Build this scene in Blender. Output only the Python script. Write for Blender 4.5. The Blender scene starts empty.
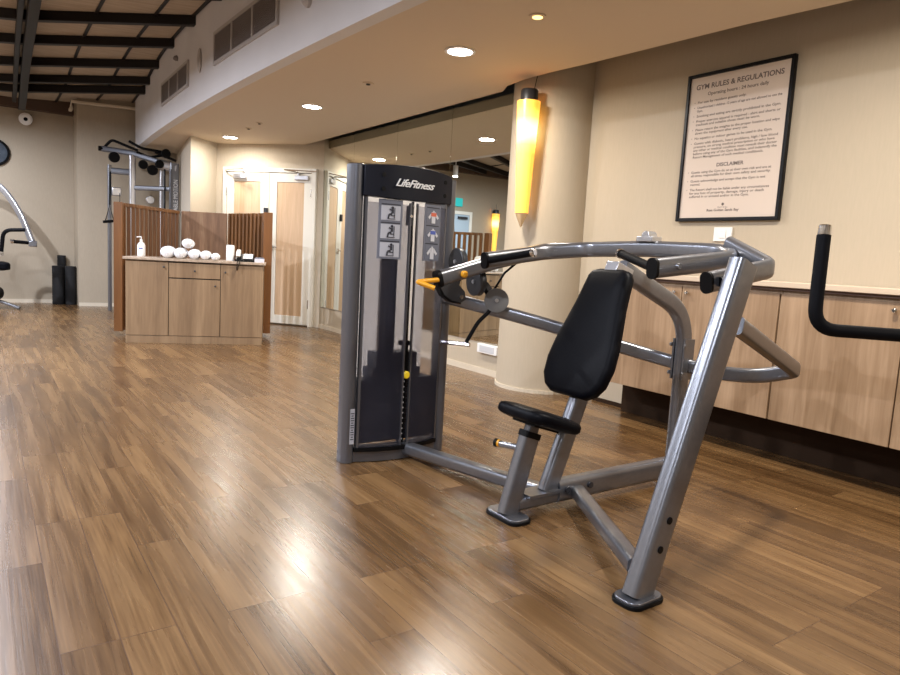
import bpy, bmesh, math, random
from mathutils import Vector, Matrix
random.seed(7)
PI = math.pi
scene = bpy.context.scene
COL = scene.collection

# ------------------------------------------------------------------ materials
def new_mat(name):
    m = bpy.data.materials.new(name); m.use_nodes = True
    nt = m.node_tree
    b = nt.nodes.get('Principled BSDF')
    return m, nt, b
def flat(name, col, rough=.5, metal=0., spec=.5, emit=None, es=0., coat=0.):
    m, nt, b = new_mat(name)
    b.inputs['Base Color'].default_value = (*col, 1)
    b.inputs['Roughness'].default_value = rough
    b.inputs['Metallic'].default_value = metal
    b.inputs['Specular IOR Level'].default_value = spec
    b.inputs['Coat Weight'].default_value = coat
    if emit:
        b.inputs['Emission Color'].default_value = (*emit, 1)
        b.inputs['Emission Strength'].default_value = es
    return m
def N(nt, t, **kw):
    n = nt.nodes.new(t)
    for k, v in kw.items(): setattr(n, k, v)
    return n
def ramp(nt, stops):
    r = N(nt, 'ShaderNodeValToRGB')
    el = r.color_ramp.elements
    while len(el) < len(stops): el.new(.5)
    for e, (p, c) in zip(el, stops):
        e.position = p; e.color = (*c, 1)
    return r
def noisy(name, c1, c2, scale=(20, 20, 20), rough=.6, metal=0., detail=4, bump=0., nscale=1., coat=0., spec=.5):
    """object space noise between two tones, scale stretches the grain"""
    m, nt, b = new_mat(name)
    tc = N(nt, 'ShaderNodeTexCoord'); mp = N(nt, 'ShaderNodeMapping'); mp.inputs['Scale'].default_value = scale
    nz = N(nt, 'ShaderNodeTexNoise'); nz.inputs['Scale'].default_value = nscale; nz.inputs['Detail'].default_value = detail
    r = ramp(nt, [(.32, c1), (.68, c2)])
    L = nt.links.new
    L(tc.outputs['Object'], mp.inputs['Vector']); L(mp.outputs['Vector'], nz.inputs['Vector'])
    L(nz.outputs['Fac'], r.inputs['Fac']); L(r.outputs['Color'], b.inputs['Base Color'])
    b.inputs['Roughness'].default_value = rough; b.inputs['Metallic'].default_value = metal
    b.inputs['Coat Weight'].default_value = coat; b.inputs['Specular IOR Level'].default_value = spec
    if bump:
        bp = N(nt, 'ShaderNodeBump'); bp.inputs['Strength'].default_value = bump; bp.inputs['Distance'].default_value = .01
        L(nz.outputs['Fac'], bp.inputs['Height']); L(bp.outputs['Normal'], b.inputs['Normal'])
    return m
def wood(name, tones, scale, rough=.45, seed=0.):
    """long grain plus finer streaks, object space"""
    m, nt, b = new_mat(name); L = nt.links.new
    tc = N(nt, 'ShaderNodeTexCoord')
    def nz(sc, det):
        mp = N(nt, 'ShaderNodeMapping'); mp.inputs['Scale'].default_value = sc; mp.inputs['Location'].default_value = (seed, seed, seed)
        n = N(nt, 'ShaderNodeTexNoise'); n.inputs['Scale'].default_value = 1; n.inputs['Detail'].default_value = det
        n.inputs['Distortion'].default_value = .6
        L(tc.outputs['Object'], mp.inputs['Vector']); L(mp.outputs['Vector'], n.inputs['Vector']); return n
    a = nz(scale, 3); c = nz(tuple(s*6 for s in scale), 5)
    mx = N(nt, 'ShaderNodeMath', operation='MULTIPLY_ADD'); mx.inputs[1].default_value = .35
    s2 = N(nt, 'ShaderNodeMath', operation='MULTIPLY'); s2.inputs[1].default_value = .65
    L(a.outputs['Fac'], s2.inputs[0]); L(c.outputs['Fac'], mx.inputs[0]); L(s2.outputs[0], mx.inputs[2])
    r = ramp(nt, [(.34, tones[0]), (.5, tones[1]), (.66, tones[2])])
    L(mx.outputs[0], r.inputs['Fac']); L(r.outputs['Color'], b.inputs['Base Color'])
    b.inputs['Roughness'].default_value = rough
    return m

def floor_material():
    m, nt, b = new_mat('laminate_planks'); L = nt.links.new
    tc = N(nt, 'ShaderNodeTexCoord'); sep = N(nt, 'ShaderNodeSeparateXYZ'); cmb = N(nt, 'ShaderNodeCombineXYZ')
    L(tc.outputs['Object'], sep.inputs[0]); L(sep.outputs['Y'], cmb.inputs['X']); L(sep.outputs['X'], cmb.inputs['Y'])
    br = N(nt, 'ShaderNodeTexBrick'); br.offset = .37; br.offset_frequency = 3; br.squash = 1
    br.inputs['Scale'].default_value = 1; br.inputs['Brick Width'].default_value = .92; br.inputs['Row Height'].default_value = .141
    br.inputs['Mortar Size'].default_value = .0014; br.inputs['Mortar Smooth'].default_value = .2; br.inputs['Bias'].default_value = 0
    br.inputs['Color1'].default_value = (0, 0, 0, 1); br.inputs['Color2'].default_value = (1, 1, 1, 1); br.inputs['Mortar'].default_value = (.5, .5, .5, 1)
    L(cmb.outputs[0], br.inputs['Vector'])
    # per plank offset of the grain
    off = N(nt, 'ShaderNodeVectorMath', operation='MULTIPLY_ADD')
    mp = N(nt, 'ShaderNodeMapping'); mp.inputs['Scale'].default_value = (20, 1.1, 1)
    L(tc.outputs['Object'], mp.inputs['Vector'])
    L(br.outputs['Color'], off.inputs[0]); off.inputs[1].default_value = (37, 23, 11); L(mp.outputs['Vector'], off.inputs[2])
    n1 = N(nt, 'ShaderNodeTexNoise'); n1.inputs['Scale'].default_value = 1; n1.inputs['Detail'].default_value = 6; n1.inputs['Distortion'].default_value = .35
    L(off.outputs[0], n1.inputs['Vector'])
    mp2 = N(nt, 'ShaderNodeMapping'); mp2.inputs['Scale'].default_value = (120, 3, 1); L(tc.outputs['Object'], mp2.inputs['Vector'])
    n2 = N(nt, 'ShaderNodeTexNoise'); n2.inputs['Scale'].default_value = 1; n2.inputs['Detail'].default_value = 4; L(mp2.outputs[0], n2.inputs['Vector'])
    # value = .32*plank + .45*n1 + .23*n2
    a = N(nt, 'ShaderNodeMath', operation='MULTIPLY'); a.inputs[1].default_value = .14; L(br.outputs['Color'], a.inputs[0])
    c = N(nt, 'ShaderNodeMath', operation='MULTIPLY_ADD'); c.inputs[1].default_value = .5; L(n1.outputs['Fac'], c.inputs[0]); L(a.outputs[0], c.inputs[2])
    d = N(nt, 'ShaderNodeMath', operation='MULTIPLY_ADD'); d.inputs[1].default_value = .34; L(n2.outputs['Fac'], d.inputs[0]); L(c.outputs[0], d.inputs[2])
    r = ramp(nt, [(.34, (.068, .033, .012)), (.49, (.132, .069, .026)), (.61, (.195, .107, .042)), (.76, (.285, .168, .074))])
    L(d.outputs[0], r.inputs['Fac'])
    mx = N(nt, 'ShaderNodeMix', data_type='RGBA'); mx.inputs['B'].default_value = (.07, .035, .018, 1)
    L(br.outputs['Fac'], mx.inputs['Factor']); L(r.outputs['Color'], mx.inputs['A']); L(mx.outputs['Result'], b.inputs['Base Color'])
    rr = N(nt, 'ShaderNodeMapRange'); rr.inputs['To Min'].default_value = .20; rr.inputs['To Max'].default_value = .34
    L(n1.outputs['Fac'], rr.inputs['Value']); L(rr.outputs['Result'], b.inputs['Roughness'])
    bp = N(nt, 'ShaderNodeBump'); bp.inputs['Strength'].default_value = .05; bp.inputs['Distance'].default_value = .004
    L(n2.outputs['Fac'], bp.inputs['Height']); L(bp.outputs['Normal'], b.inputs['Normal'])
    b.inputs['Specular IOR Level'].default_value = .85
    return m

def shroud_material():
    """smoked, satin plastic shield: partly see-through with blur"""
    m, nt, b = new_mat('smoked_shield'); L = nt.links.new
    out = nt.nodes['Material Output']
    b.inputs['Base Color'].default_value = (.08, .08, .11, 1); b.inputs['Roughness'].default_value = .2; b.inputs['Metallic'].default_value = .2
    tr = N(nt, 'ShaderNodeBsdfTransparent'); tr.inputs['Color'].default_value = (.92, .92, .95, 1)
    rf = N(nt, 'ShaderNodeBsdfRefraction'); rf.inputs['IOR'].default_value = 1.02; rf.inputs['Roughness'].default_value = .42; rf.inputs['Color'].default_value = (.92, .92, .95, 1)
    m1 = N(nt, 'ShaderNodeMixShader'); m1.inputs[0].default_value = .35; L(tr.outputs[0], m1.inputs[1]); L(rf.outputs[0], m1.inputs[2])
    m2 = N(nt, 'ShaderNodeMixShader'); m2.inputs[0].default_value = .19; L(m1.outputs[0], m2.inputs[1]); L(b.outputs[0], m2.inputs[2])
    L(m2.outputs[0], out.inputs['Surface'])
    return m

def amber_glass():
    m, nt, b = new_mat('amber_glass'); L = nt.links.new
    b.inputs['Base Color'].default_value = (.95, .55, .12, 1); b.inputs['Roughness'].default_value = .3
    tc = N(nt, 'ShaderNodeTexCoord'); sp = N(nt, 'ShaderNodeSeparateXYZ'); L(tc.outputs['Object'], sp.inputs[0])
    # the bulb sits high inside the glass: it glows brightest round the bulb
    d = N(nt, 'ShaderNodeMath', operation='ADD'); d.inputs[1].default_value = -.62; L(sp.outputs['Z'], d.inputs[0])
    q = N(nt, 'ShaderNodeMath', operation='MULTIPLY'); L(d.outputs[0], q.inputs[0]); L(d.outputs[0], q.inputs[1])
    g = N(nt, 'ShaderNodeMapRange'); g.inputs['From Min'].default_value = 0; g.inputs['From Max'].default_value = .03
    g.inputs['To Min'].default_value = 3.0; g.inputs['To Max'].default_value = .95; L(q.outputs[0], g.inputs['Value'])
    r = ramp(nt, [(0., (1, .72, .28)), (.35, (1, .5, .07)), (1, (1, .47, .045))])
    s = N(nt, 'ShaderNodeMapRange'); s.inputs['From Max'].default_value = .03; L(q.outputs[0], s.inputs['Value'])
    L(s.outputs['Result'], r.inputs['Fac']); L(r.outputs['Color'], b.inputs['Emission Color']); L(g.outputs['Result'], b.inputs['Emission Strength'])
    return m

M = {}
M['floor'] = floor_material()
M['wallpaper'] = noisy('wallpaper', (.455, .385, .285), (.475, .40, .298), (80, 80, 10), .8, nscale=1)
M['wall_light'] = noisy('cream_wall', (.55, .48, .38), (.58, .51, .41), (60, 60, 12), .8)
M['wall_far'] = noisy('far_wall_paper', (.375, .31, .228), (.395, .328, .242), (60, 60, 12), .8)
M['ceiling'] = flat('ceiling_paint', (.60, .49, .365), .8)
M['fascia'] = noisy('grey_white_paint', (.60, .58, .58), (.64, .62, .62), (2, 2, 2), .8)
M['tile'] = noisy('ceiling_board', (.37, .295, .215), (.46, .37, .275), (3, 22, 3), .85)
M['beam'] = flat('dark_beam', (.009, .007, .007), .5, spec=.3)
M['girder'] = flat('girder_steel', (.010, .008, .008), .55, spec=.3)
M['brown'] = flat('dark_brown', (.075, .045, .03), .8)
M['skirting'] = flat('skirting', (.62, .54, .42), .5)
M['white'] = flat('white_plastic', (.80, .79, .77), .4)
M['doorwhite'] = flat('door_paint', (.80, .77, .69), .4)
M['doorwood'] = wood('door_veneer', [(.55, .37, .22), (.63, .44, .28), (.70, .50, .33)], (14, 14, .8), .5)
M['oak'] = wood('oak_veneer', [(.24, .145, .075), (.33, .21, .118), (.43, .285, .17)], (9, 9, .6), .45)
M['deskoak'] = wood('desk_oak', [(.195, .12, .063), (.255, .163, .088), (.315, .208, .116)], (9, 9, .6), .45, 4.)
M['darkwood'] = wood('walnut', [(.15, .072, .032), (.24, .125, .06), (.34, .20, .105)], (8, 8, .7), .45, 9.)
M['slat'] = wood('stained_slat', [(.13, .054, .017), (.19, .082, .026), (.27, .125, .045)], (10, 10, .6), .4, 2.)
M['slatpost'] = wood('stained_post', [(.135, .052, .012), (.175, .068, .016), (.215, .088, .024)], (10, 10, .6), .4, 6.)
M['counter'] = flat('cream_worktop', (.62, .49, .36), .35)
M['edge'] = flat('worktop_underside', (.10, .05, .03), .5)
M['deskstone'] = noisy('desk_top', (.34, .25, .18), (.48, .38, .29), (40, 40, 40), .3)
M['gap'] = flat('dark_gap', (.015, .011, .01), .8)
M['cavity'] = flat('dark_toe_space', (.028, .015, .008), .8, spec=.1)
M['mirror'] = flat('mirror', (.80, .83, .78), .0, 1.)
M['silver'] = noisy('silver_powder_coat', (.215, .222, .245), (.235, .242, .265), (60, 60, 60), .30, .8, coat=.2)
M['silver2'] = flat('bright_silver', (.55, .55, .57), .3, .8)
M['darkgrey'] = flat('charcoal_plastic', (.022, .023, .028), .42)
M['header'] = flat('header_plastic', (.008, .009, .015), .42, spec=.2)
M['stack'] = flat('weight_steel', (.010, .012, .022), .4, .2)
M['black'] = flat('black_rubber', (.0025, .0025, .003), .5, spec=.15)
M['foamgrip'] = flat('foam_grip', (.002, .002, .003), .6, spec=.12)
M['vinyl'] = noisy('black_vinyl', (.0012, .0013, .0028), (.002, .0022, .004), (90, 90, 90), .5, bump=.05, spec=.10)
M['chrome'] = flat('chrome', (.75, .75, .76), .16, 1.)
M['pulley'] = flat('grey_pulley', (.17, .168, .165), .75, spec=.2)
M['pulleydark'] = flat('dark_pulley', (.028, .028, .030), .45)
M['yellow'] = flat('yellow_lever', (.80, .36, .015), .4)
M['yellowpin'] = flat('yellow_pin', (.85, .62, .02), .4)
M['column_metal'] = flat('column_metal', (.16, .165, .185), .3, .7)
def backing():
    m, nt, b = new_mat('shroud_backing'); b.inputs['Base Color'].default_value = (.9, .88, .85, 1); b.inputs['Roughness'].default_value = .7
    t = N(nt, 'ShaderNodeBsdfTranslucent'); t.inputs['Color'].default_value = (.97, .95, .92, 1)
    x = N(nt, 'ShaderNodeMixShader'); x.inputs[0].default_value = .6
    nt.links.new(b.outputs[0], x.inputs[1]); nt.links.new(t.outputs[0], x.inputs[2]); nt.links.new(x.outputs[0], nt.nodes['Material Output'].inputs['Surface'])
    return m
M['backing'] = backing()
M['shield'] = shroud_material()
M['placard'] = flat('placard_blue_grey', (.15, .16, .20), .5)
M['placard2'] = flat('placard_light', (.46, .47, .52), .5)
M['ink'] = flat('ink', (.03, .03, .04), .6)
M['figure'] = flat('placard_figure', (.62, .62, .66), .5)
M['figure_red'] = flat('placard_red', (.62, .14, .08), .5)
M['figure_blue'] = flat('placard_blue', (.08, .12, .42), .5)
M['logo'] = flat('logo_white', (.80, .80, .80), .5)
M['paper'] = flat('poster_paper', (.62, .52, .44), .6)
M['ink2'] = flat('poster_ink', (.13, .10, .09), .6)
M['frameblack'] = flat('black_frame', (.005, .005, .006), .4, spec=.2)
M['lampon'] = flat('downlight_lens', (1, 1, 1), .5, emit=(1, .94, .84), es=22)
M['spoton'] = flat('small_spot_lens', (1, .8, .5), .5, emit=(1, .62, .22), es=2.2)
M['amber'] = amber_glass()
M['cleartip'] = flat('amber_tip', (.70, .50, .28), .2)
M['towel'] = noisy('towel', (.74, .75, .78), (.84, .84, .86), (60, 60, 60), .95, bump=.4)
M['vent'] = flat('vent_grille', (.19, .165, .155), .6)
M['ventframe'] = flat('vent_frame', (.42, .39, .37), .5)
M['clock'] = noisy('clock_face', (.03, .04, .055), (.055, .07, .09), (14, 14, 14), .5, spec=.2)
M['exit'] = flat('exit_sign', (.02, .35, .33), .5, emit=(.03, .55, .55), es=.5)
M['bluedoor'] = flat('pale_blue_door', (.42, .52, .60), .5)
M['foam'] = noisy('black_foam_roller', (.006, .006, .007), (.012, .012, .013), (1, 1, 60), .85, bump=.5)
M['orange'] = flat('orange_sticker', (.65, .12, .02), .5)
M['phonegrey'] = flat('phone_grey', (.55, .56, .58), .4)
M['pinkpaper'] = flat('pale_box', (.62, .60, .66), .5)

# ------------------------------------------------------------------ helpers
def empty(name, loc=(0, 0, 0), rz=0.):
    o = bpy.data.objects.new(name, None); o.location = loc; o.rotation_euler = (0, 0, rz); o.empty_display_size = .05
    COL.objects.link(o); return o
def tag(o, label, cat, group=None):
    o['label'] = label; o['category'] = cat
    if group: o['group'] = group
    return o
def link(name, bm, mat, parent=None, bevel=0., smooth=True, mw=None, segs=2, ang=35):
    """bm is in world coordinates unless mw given; with a parent it is moved into the parent's space"""
    me = bpy.data.meshes.new(name)
    bmesh.ops.recalc_face_normals(bm, faces=bm.faces)
    if parent is not None:
        pm = world(parent).inverted()
        bm.transform(pm)
    bm.to_mesh(me); bm.free()
    mats = mat if isinstance(mat, (list, tuple)) else [mat]
    for x in mats: me.materials.append(x)
    if smooth and len(me.polygons):
        me.polygons.foreach_set('use_smooth', [True]*len(me.polygons))
        me.set_sharp_from_angle(angle=math.radians(ang))
    o = bpy.data.objects.new(name, me); COL.objects.link(o)
    if parent is not None: o.parent = parent
    if bevel:
        b = o.modifiers.new('bevel', 'BEVEL'); b.width = bevel; b.segments = segs; b.limit_method = 'ANGLE'; b.angle_limit = math.radians(40)
    return o
def world(o):
    m = o.matrix_basis.copy() if True else None
    m = Matrix.LocRotScale(o.location, o.rotation_euler, o.scale)
    while o.parent is not None:
        o = o.parent
        m = Matrix.LocRotScale(o.location, o.rotation_euler, o.scale) @ m
    return m
def rebase(bm, origin): pass
def box(bm, x0, x1, y0, y1, z0, z1, mi=0):
    vs = [bm.verts.new((x, y, z)) for x in (x0, x1) for y in (y0, y1) for z in (z0, z1)]
    for f in ((0, 1, 3, 2), (4, 6, 7, 5), (0, 4, 5, 1), (2, 3, 7, 6), (0, 2, 6, 4), (1, 5, 7, 3)):
        fc = bm.faces.new([vs[i] for i in f]); fc.material_index = mi
def obox(bm, c, u, v, w, a, b, d, mi=0):
    """oriented box: centre c, unit axes u v w, half sizes a b d"""
    c = Vector(c); u = Vector(u).normalized(); v = Vector(v).normalized(); w = Vector(w).normalized()
    vs = [bm.verts.new(c+u*a*i+v*b*j+w*d*k) for i in (-1, 1) for j in (-1, 1) for k in (-1, 1)]
    for f in ((0, 1, 3, 2), (4, 6, 7, 5), (0, 4, 5, 1), (2, 3, 7, 6), (0, 2, 6, 4), (1, 5, 7, 3)):
        fc = bm.faces.new([vs[i] for i in f]); fc.material_index = mi
def prism(bm, poly, z0, z1, mi=0):
    lo = [bm.verts.new((p[0], p[1], z0)) for p in poly]; hi = [bm.verts.new((p[0], p[1], z1)) for p in poly]
    n = len(poly)
    bm.faces.new(lo[::-1]).material_index = mi; bm.faces.new(hi).material_index = mi
    for i in range(n): bm.faces.new((lo[i], lo[(i+1) % n], hi[(i+1) % n], hi[i])).material_index = mi
def wallpanel(bm, p, q, z0, z1, t):
    """vertical slab from p to q (xy), thickness t to the left of p->q"""
    p = Vector((p[0], p[1])); q = Vector((q[0], q[1])); d = (q-p).normalized(); n = Vector((-d.y, d.x))*t
    prism(bm, [p, q, q+n, p+n], z0, z1)
def lathe(bm, prof, c, axis=(0, 0, 1), seg=24, mi=0, caps=True):
    """prof: list of (r, h) along axis from point c"""
    ax = Vector(axis).normalized(); t = Vector((1, 0, 0)) if abs(ax.x) < .9 else Vector((0, 1, 0))
    u = ax.cross(t).normalized(); v = ax.cross(u); c = Vector(c); rings = []
    for r, h in prof:
        if r < 1e-6: rings.append([bm.verts.new(c+ax*h)])
        else: rings.append([bm.verts.new(c+ax*h+(u*math.cos(2*PI*i/seg)+v*math.sin(2*PI*i/seg))*r) for i in range(seg)])
    for a, b in zip(rings, rings[1:]):
        for i in range(seg):
            j = (i+1) % seg
            if len(a) == 1 and len(b) == 1: continue
            if len(a) == 1: f = bm.faces.new((a[0], b[i], b[j]))
            elif len(b) == 1: f = bm.faces.new((a[i], a[j], b[0]))
            else: f = bm.faces.new((a[i], a[j], b[j], b[i]))
            f.material_index = mi
    for rg in ((rings[0], rings[-1]) if caps else ()):
        if len(rg) > 2: bm.faces.new(rg).material_index = mi
def cyl(bm, c, r, h, axis=(0, 0, 1), seg=20, bev=0., mi=0):
    if bev: lathe(bm, [(r-bev, 0), (r, bev), (r, h-bev), (r-bev, h)], c, axis, seg, mi)
    else: lathe(bm, [(r, 0), (r, h)], c, axis, seg, mi)
def fillet(pts, rad, seg=6):
    pts = [Vector(p) for p in pts]; out = [pts[0]]
    for i in range(1, len(pts)-1):
        a, b, c = pts[i-1], pts[i], pts[i+1]
        r = rad[i] if isinstance(rad, (list, tuple)) else rad
        d1 = (a-b); d2 = (c-b)
        k = min(r, d1.length*.48, d2.length*.48)
        if k < 1e-4: out.append(b); continue
        s = b+d1.normalized()*k; e = b+d2.normalized()*k
        for j in range(seg+1):
            t = j/seg; out.append(s*(1-t)**2+b*2*t*(1-t)+e*t*t)
    out.append(pts[-1]); return out
def profile(w, h, r, n=4):
    """rounded rectangle w (side axis) by h (up axis)"""
    r = min(r, w/2-1e-4, h/2-1e-4); o = []
    for cx, cy, a0 in ((w/2-r, h/2-r, 0), (-w/2+r, h/2-r, 90), (-w/2+r, -h/2+r, 180), (w/2-r, -h/2+r, 270)):
        for i in range(n+1):
            a = math.radians(a0+90*i/n); o.append((cx+r*math.cos(a), cy+r*math.sin(a)))
    return o
def sweep(bm, pts, prof, up=(0, 0, 1), rad=0., seg=6, mi=0, cap=True):
    """sweep prof along pts; profile y axis stays near 'up'"""
    path = fillet(pts, rad, seg) if rad else [Vector(p) for p in pts]
    up = Vector(up); rings = []; n = len(path)
    for i, p in enumerate(path):
        a = path[max(i-1, 0)]; b = path[min(i+1, n-1)]
        t = (b-a).normalized(); side = t.cross(up)
        if side.length < 1e-3: side = t.cross(Vector((1, 0, 0)))
        side.normalize(); u2 = side.cross(t).normalized()
        sc = 1.
        if 0 < i < n-1:
            c = (path[i]-a).normalized().dot((b-path[i]).normalized()); sc = 1/max(.6, math.sqrt(max(0., (1+c)/2)))
        rings.append([bm.verts.new(p+side*x*(sc if abs((path[min(i+1, n-1)]-p).normalized().dot(side)) > 0.02 else 1)+u2*y) for x, y in prof])
    m = len(prof)
    for a, b in zip(rings, rings[1:]):
        for i in range(m):
            j = (i+1) % m; bm.faces.new((a[i], a[j], b[j], b[i])).material_index = mi
    if cap:
        bm.faces.new(rings[0]).material_index = mi; bm.faces.new(rings[-1]).material_index = mi
def circ(r, n=14): return [(r*math.cos(2*PI*i/n), r*math.sin(2*PI*i/n)) for i in range(n)]
def sph(bm, c, r, sc=(1, 1, 1), seg=16, rings=10, mi=0):
    mt = Matrix.Translation(c) @ Matrix.Diagonal((r*sc[0], r*sc[1], r*sc[2], 1))
    res = bmesh.ops.create_uvsphere(bm, u_segments=seg, v_segments=rings, radius=1, matrix=mt)
    for v in res['verts']:
        for f in v.link_faces: f.material_index = mi
def struct(name, bm, m, **kw):
    o = link(name, bm, m, **kw); o['kind'] = 'structure'; return o
def BM(): return bmesh.new()
def part(name, m, parent, fn, bevel=0., **kw):
    bm = BM(); fn(bm); return link(name, bm, m, parent, bevel=bevel, **kw)
def text(name, body, size, m, parent, origin, xa, ya, width=None, shear=0., align='LEFT', depth=.0006, spacing=1., bold=0., line=1.):
    """lettering as a mesh, lying in the plane xa, ya at origin"""
    cu = bpy.data.curves.new(name, 'FONT'); cu.body = body; cu.size = size; cu.extrude = depth; cu.shear = shear
    cu.align_x = align; cu.space_character = spacing; cu.offset = bold; cu.resolution_u = 3; cu.space_line = line
    t = bpy.data.objects.new(name, cu); COL.objects.link(t)
    dg = bpy.context.evaluated_depsgraph_get(); dg.update()
    me = bpy.data.meshes.new_from_object(t.evaluated_get(dg), depsgraph=dg)
    bpy.data.objects.remove(t); bpy.data.curves.remove(cu)
    xs = [v.co.x for v in me.vertices]; w = (max(xs)-min(xs)) if xs else 1
    sx = (width/w) if width else 1
    xa = Vector(xa).normalized(); ya = Vector(ya).normalized(); za = xa.cross(ya)
    mt = Matrix.Translation(origin) @ Matrix((xa, ya, za)).transposed().to_4x4() @ Matrix.Diagonal((sx, 1, 1, 1))
    me.transform(world(parent).inverted() @ mt)
    me.materials.clear(); me.materials.append(m)
    o = bpy.data.objects.new(name, me); COL.objects.link(o); o.parent = parent
    return o
def copy_tree(o, parent=None):
    c = o.copy(); COL.objects.link(c); c.parent = parent
    for ch in [x for x in bpy.data.objects if x.parent == o]: copy_tree(ch, c)
    return c

# ------------------------------------------------------------------ room shell
CZ = 2.46       # lower ceiling
def fx(y): return 1.845 + .0078*(y-7.2)**2
def uz(x, y):
    yr = y-.5*(1.83-max(x, .42))
    return 3.34 + .08*(min(max(x, .42), 2.3)-1.83) - .032*min(max(0, yr-8), 2.4)**2
b = BM(); box(b, -4.3, 4.2, -4.3, 12.6, -.1, 0); struct('floor', b, M['floor'])
b = BM(); box(b, 3.95, 4.15, -4.2, 3.95, 0, 3.0); struct('wall_right', b, M['wallpaper'])
b = BM(); box(b, 3.81, 4.15, 4.50, 8.75, 0, 3.0); struct('wall_alcove', b, M['wallpaper'])
b = BM(); prism(b, [(3.93+.37*math.cos(t), 4.215+.37*math.sin(t)) for t in [math.radians(80+i*200/40) for i in range(41)]], 0, 3.0)
struct('wall_column', b, M['wallpaper'])
# door wall, side wall and the pier beside them
W0 = Vector((2.745, 9.80)); e = Vector((.655, -.755)).normalized(); W1 = Vector((3.812, 8.57))
en = Vector((e.y, -e.x))         # towards the room
if en.dot(Vector((-1, -1))) < 0: en = -en
def dw(s, off=0.):  # along the door wall from the point (3.65, 8.75); off towards the room
    p = Vector((3.65, 8.75))+e*s+en*off; return p
b = BM(); wallpanel(b, W0, W1, 0, 3.0, .15); struct('wall_back', b, M['wall_light'])
b = BM(); prism(b, [(2.30, 9.42), (2.745, 9.80), (2.85, 10.0), (2.75, 11.6), (2.62, 11.6), (2.40, 10.2)], 0, 3.0); struct('wall_pier', b, M['wall_light'])
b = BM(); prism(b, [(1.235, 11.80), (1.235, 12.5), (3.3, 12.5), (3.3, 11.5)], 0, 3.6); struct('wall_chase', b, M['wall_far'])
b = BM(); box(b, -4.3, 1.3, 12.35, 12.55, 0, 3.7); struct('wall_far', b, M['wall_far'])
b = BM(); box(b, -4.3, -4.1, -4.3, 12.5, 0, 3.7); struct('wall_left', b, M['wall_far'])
b = BM(); box(b, -4.3, 4.15, -4.3, -4.1, 0, 3.7); struct('wall_near', b, M['wallpaper'])
# lower ceiling slab with its curved outer edge and the shadow gap to the wall
ys = [-4.1+i*(15.6)/40 for i in range(41)]
outer = [(fx(y)+.05, y) for y in ys]
inner = [(3.70, -4.1), (3.66, 1.83), (3.60, 2.35), (3.54, 3.45), (3.505, 3.85), (3.50, 4.15), (3.53, 4.40), (3.62, 4.57), (3.62, 8.79)]
poly = outer + [(2.6, 11.5), (2.745, 9.80)] + inner[::-1]
b = BM(); prism(b, poly, CZ, CZ+.10); struct('ceiling', b, M['ceiling'], ang=20)
b = BM(); box(b, 3.3, 4.15, -4.1, 8.9, 2.98, 3.05); struct('trim_recess', b, M['brown'])
# the white bulkhead above the curved edge
b = BM()
top = [(x-.05, y) for x, y in outer]; n = len(top)
prof = []
for x, y in top:
    prof.append([b.verts.new((x, y, CZ-.002)), b.verts.new((x, y, 3.9)), b.verts.new((x+.1, y, 3.9)), b.verts.new((x+.1, y, CZ-.002))])
for p, q in zip(prof, prof[1:]):
    for i in range(4): b.faces.new((p[i], p[(i+1) % 4], q[(i+1) % 4], q[i]))
struct('wall_bulkhead', b, M['fascia'], ang=40)
# upper boarded ceiling
b = BM(); gx = [-4.2, -2.5, -1, .42, .8, 1.2, 1.6, 2.3]; gy = [-4.2, 0, 4, 7]+[7+5.5*i/16 for i in range(1, 17)]
gr = [[b.verts.new((x, y, uz(x, y)+.015)) for y in gy] for x in gx]
for i in range(len(gx)-1):
    for j in range(len(gy)-1): b.faces.new((gr[i][j], gr[i+1][j], gr[i+1][j+1], gr[i][j+1]))
ext = bmesh.ops.extrude_face_region(b, geom=list(b.faces))
for v in [g for g in ext['geom'] if isinstance(g, bmesh.types.BMVert)]: v.co.z += .08
struct('ceiling_upper', b, M['tile'], smooth=False)
k = 1
def trim(b, m, **kw):
    global k
    o = struct('trim_%d' % k, b, m, **kw); k += 1; return o
YS = [-4.1, 0, 4, 7]+[7+5.3*i/12 for i in range(1, 13)]
def along(xf, dz, yend=12.3): return [(xf(y), y, uz(xf(y), y)+dz) for y in YS if y <= yend]
for x in (-3, -2.2, -1.4, -.6, 1.0, 1.5):     # dark battens between the boards
    b = BM(); sweep(b, along(lambda y, x=x: x, .008), profile(.030, .02, .002, 1)); trim(b, M['beam'])
b = BM(); sweep(b, along(lambda y: fx(y)-.02, .008), profile(.030, .02, .002, 1)); trim(b, M['beam'])
for yr in [10.455, 10.03, 9.34, 8.42, 7.45, 6.5, 5.5, 4.5, 3.5, 2.5, 1.5, .5, -.5, -1.5, -2.5, -3.5]:
    b = BM(); pts = []
    for x in (fx(yr)+.02, 1.2, .42, -.6, -1.6, -2.6, -4.15):
        y = yr+.5*(1.83-x)
        if y > 12.3: pts.append((1.83-(12.3-yr)/.5, 12.3, uz(x, 12.3)-.035)); break
        pts.append((x, y, uz(x, y)-.035))
    sweep(b, pts, profile(.075, .095, .004, 1)); trim(b, M['beam'])
b = BM(); sweep(b, along(lambda y: .28+.0216*y, -.14, 11.9), profile(.085, .14, .004, 1)); trim(b, M['girder'])
b = BM(); sweep(b, along(lambda y: .19+.0216*y, -.05, 11.9), profile(.05, .12, .004, 1)); trim(b, M['beam'])
b = BM(); box(b, -4.1, 1.235, 12.20, 12.352, 2.93, 3.7); trim(b, M['brown'])  # dark strip stands in for the shade along the far wall's top
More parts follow.
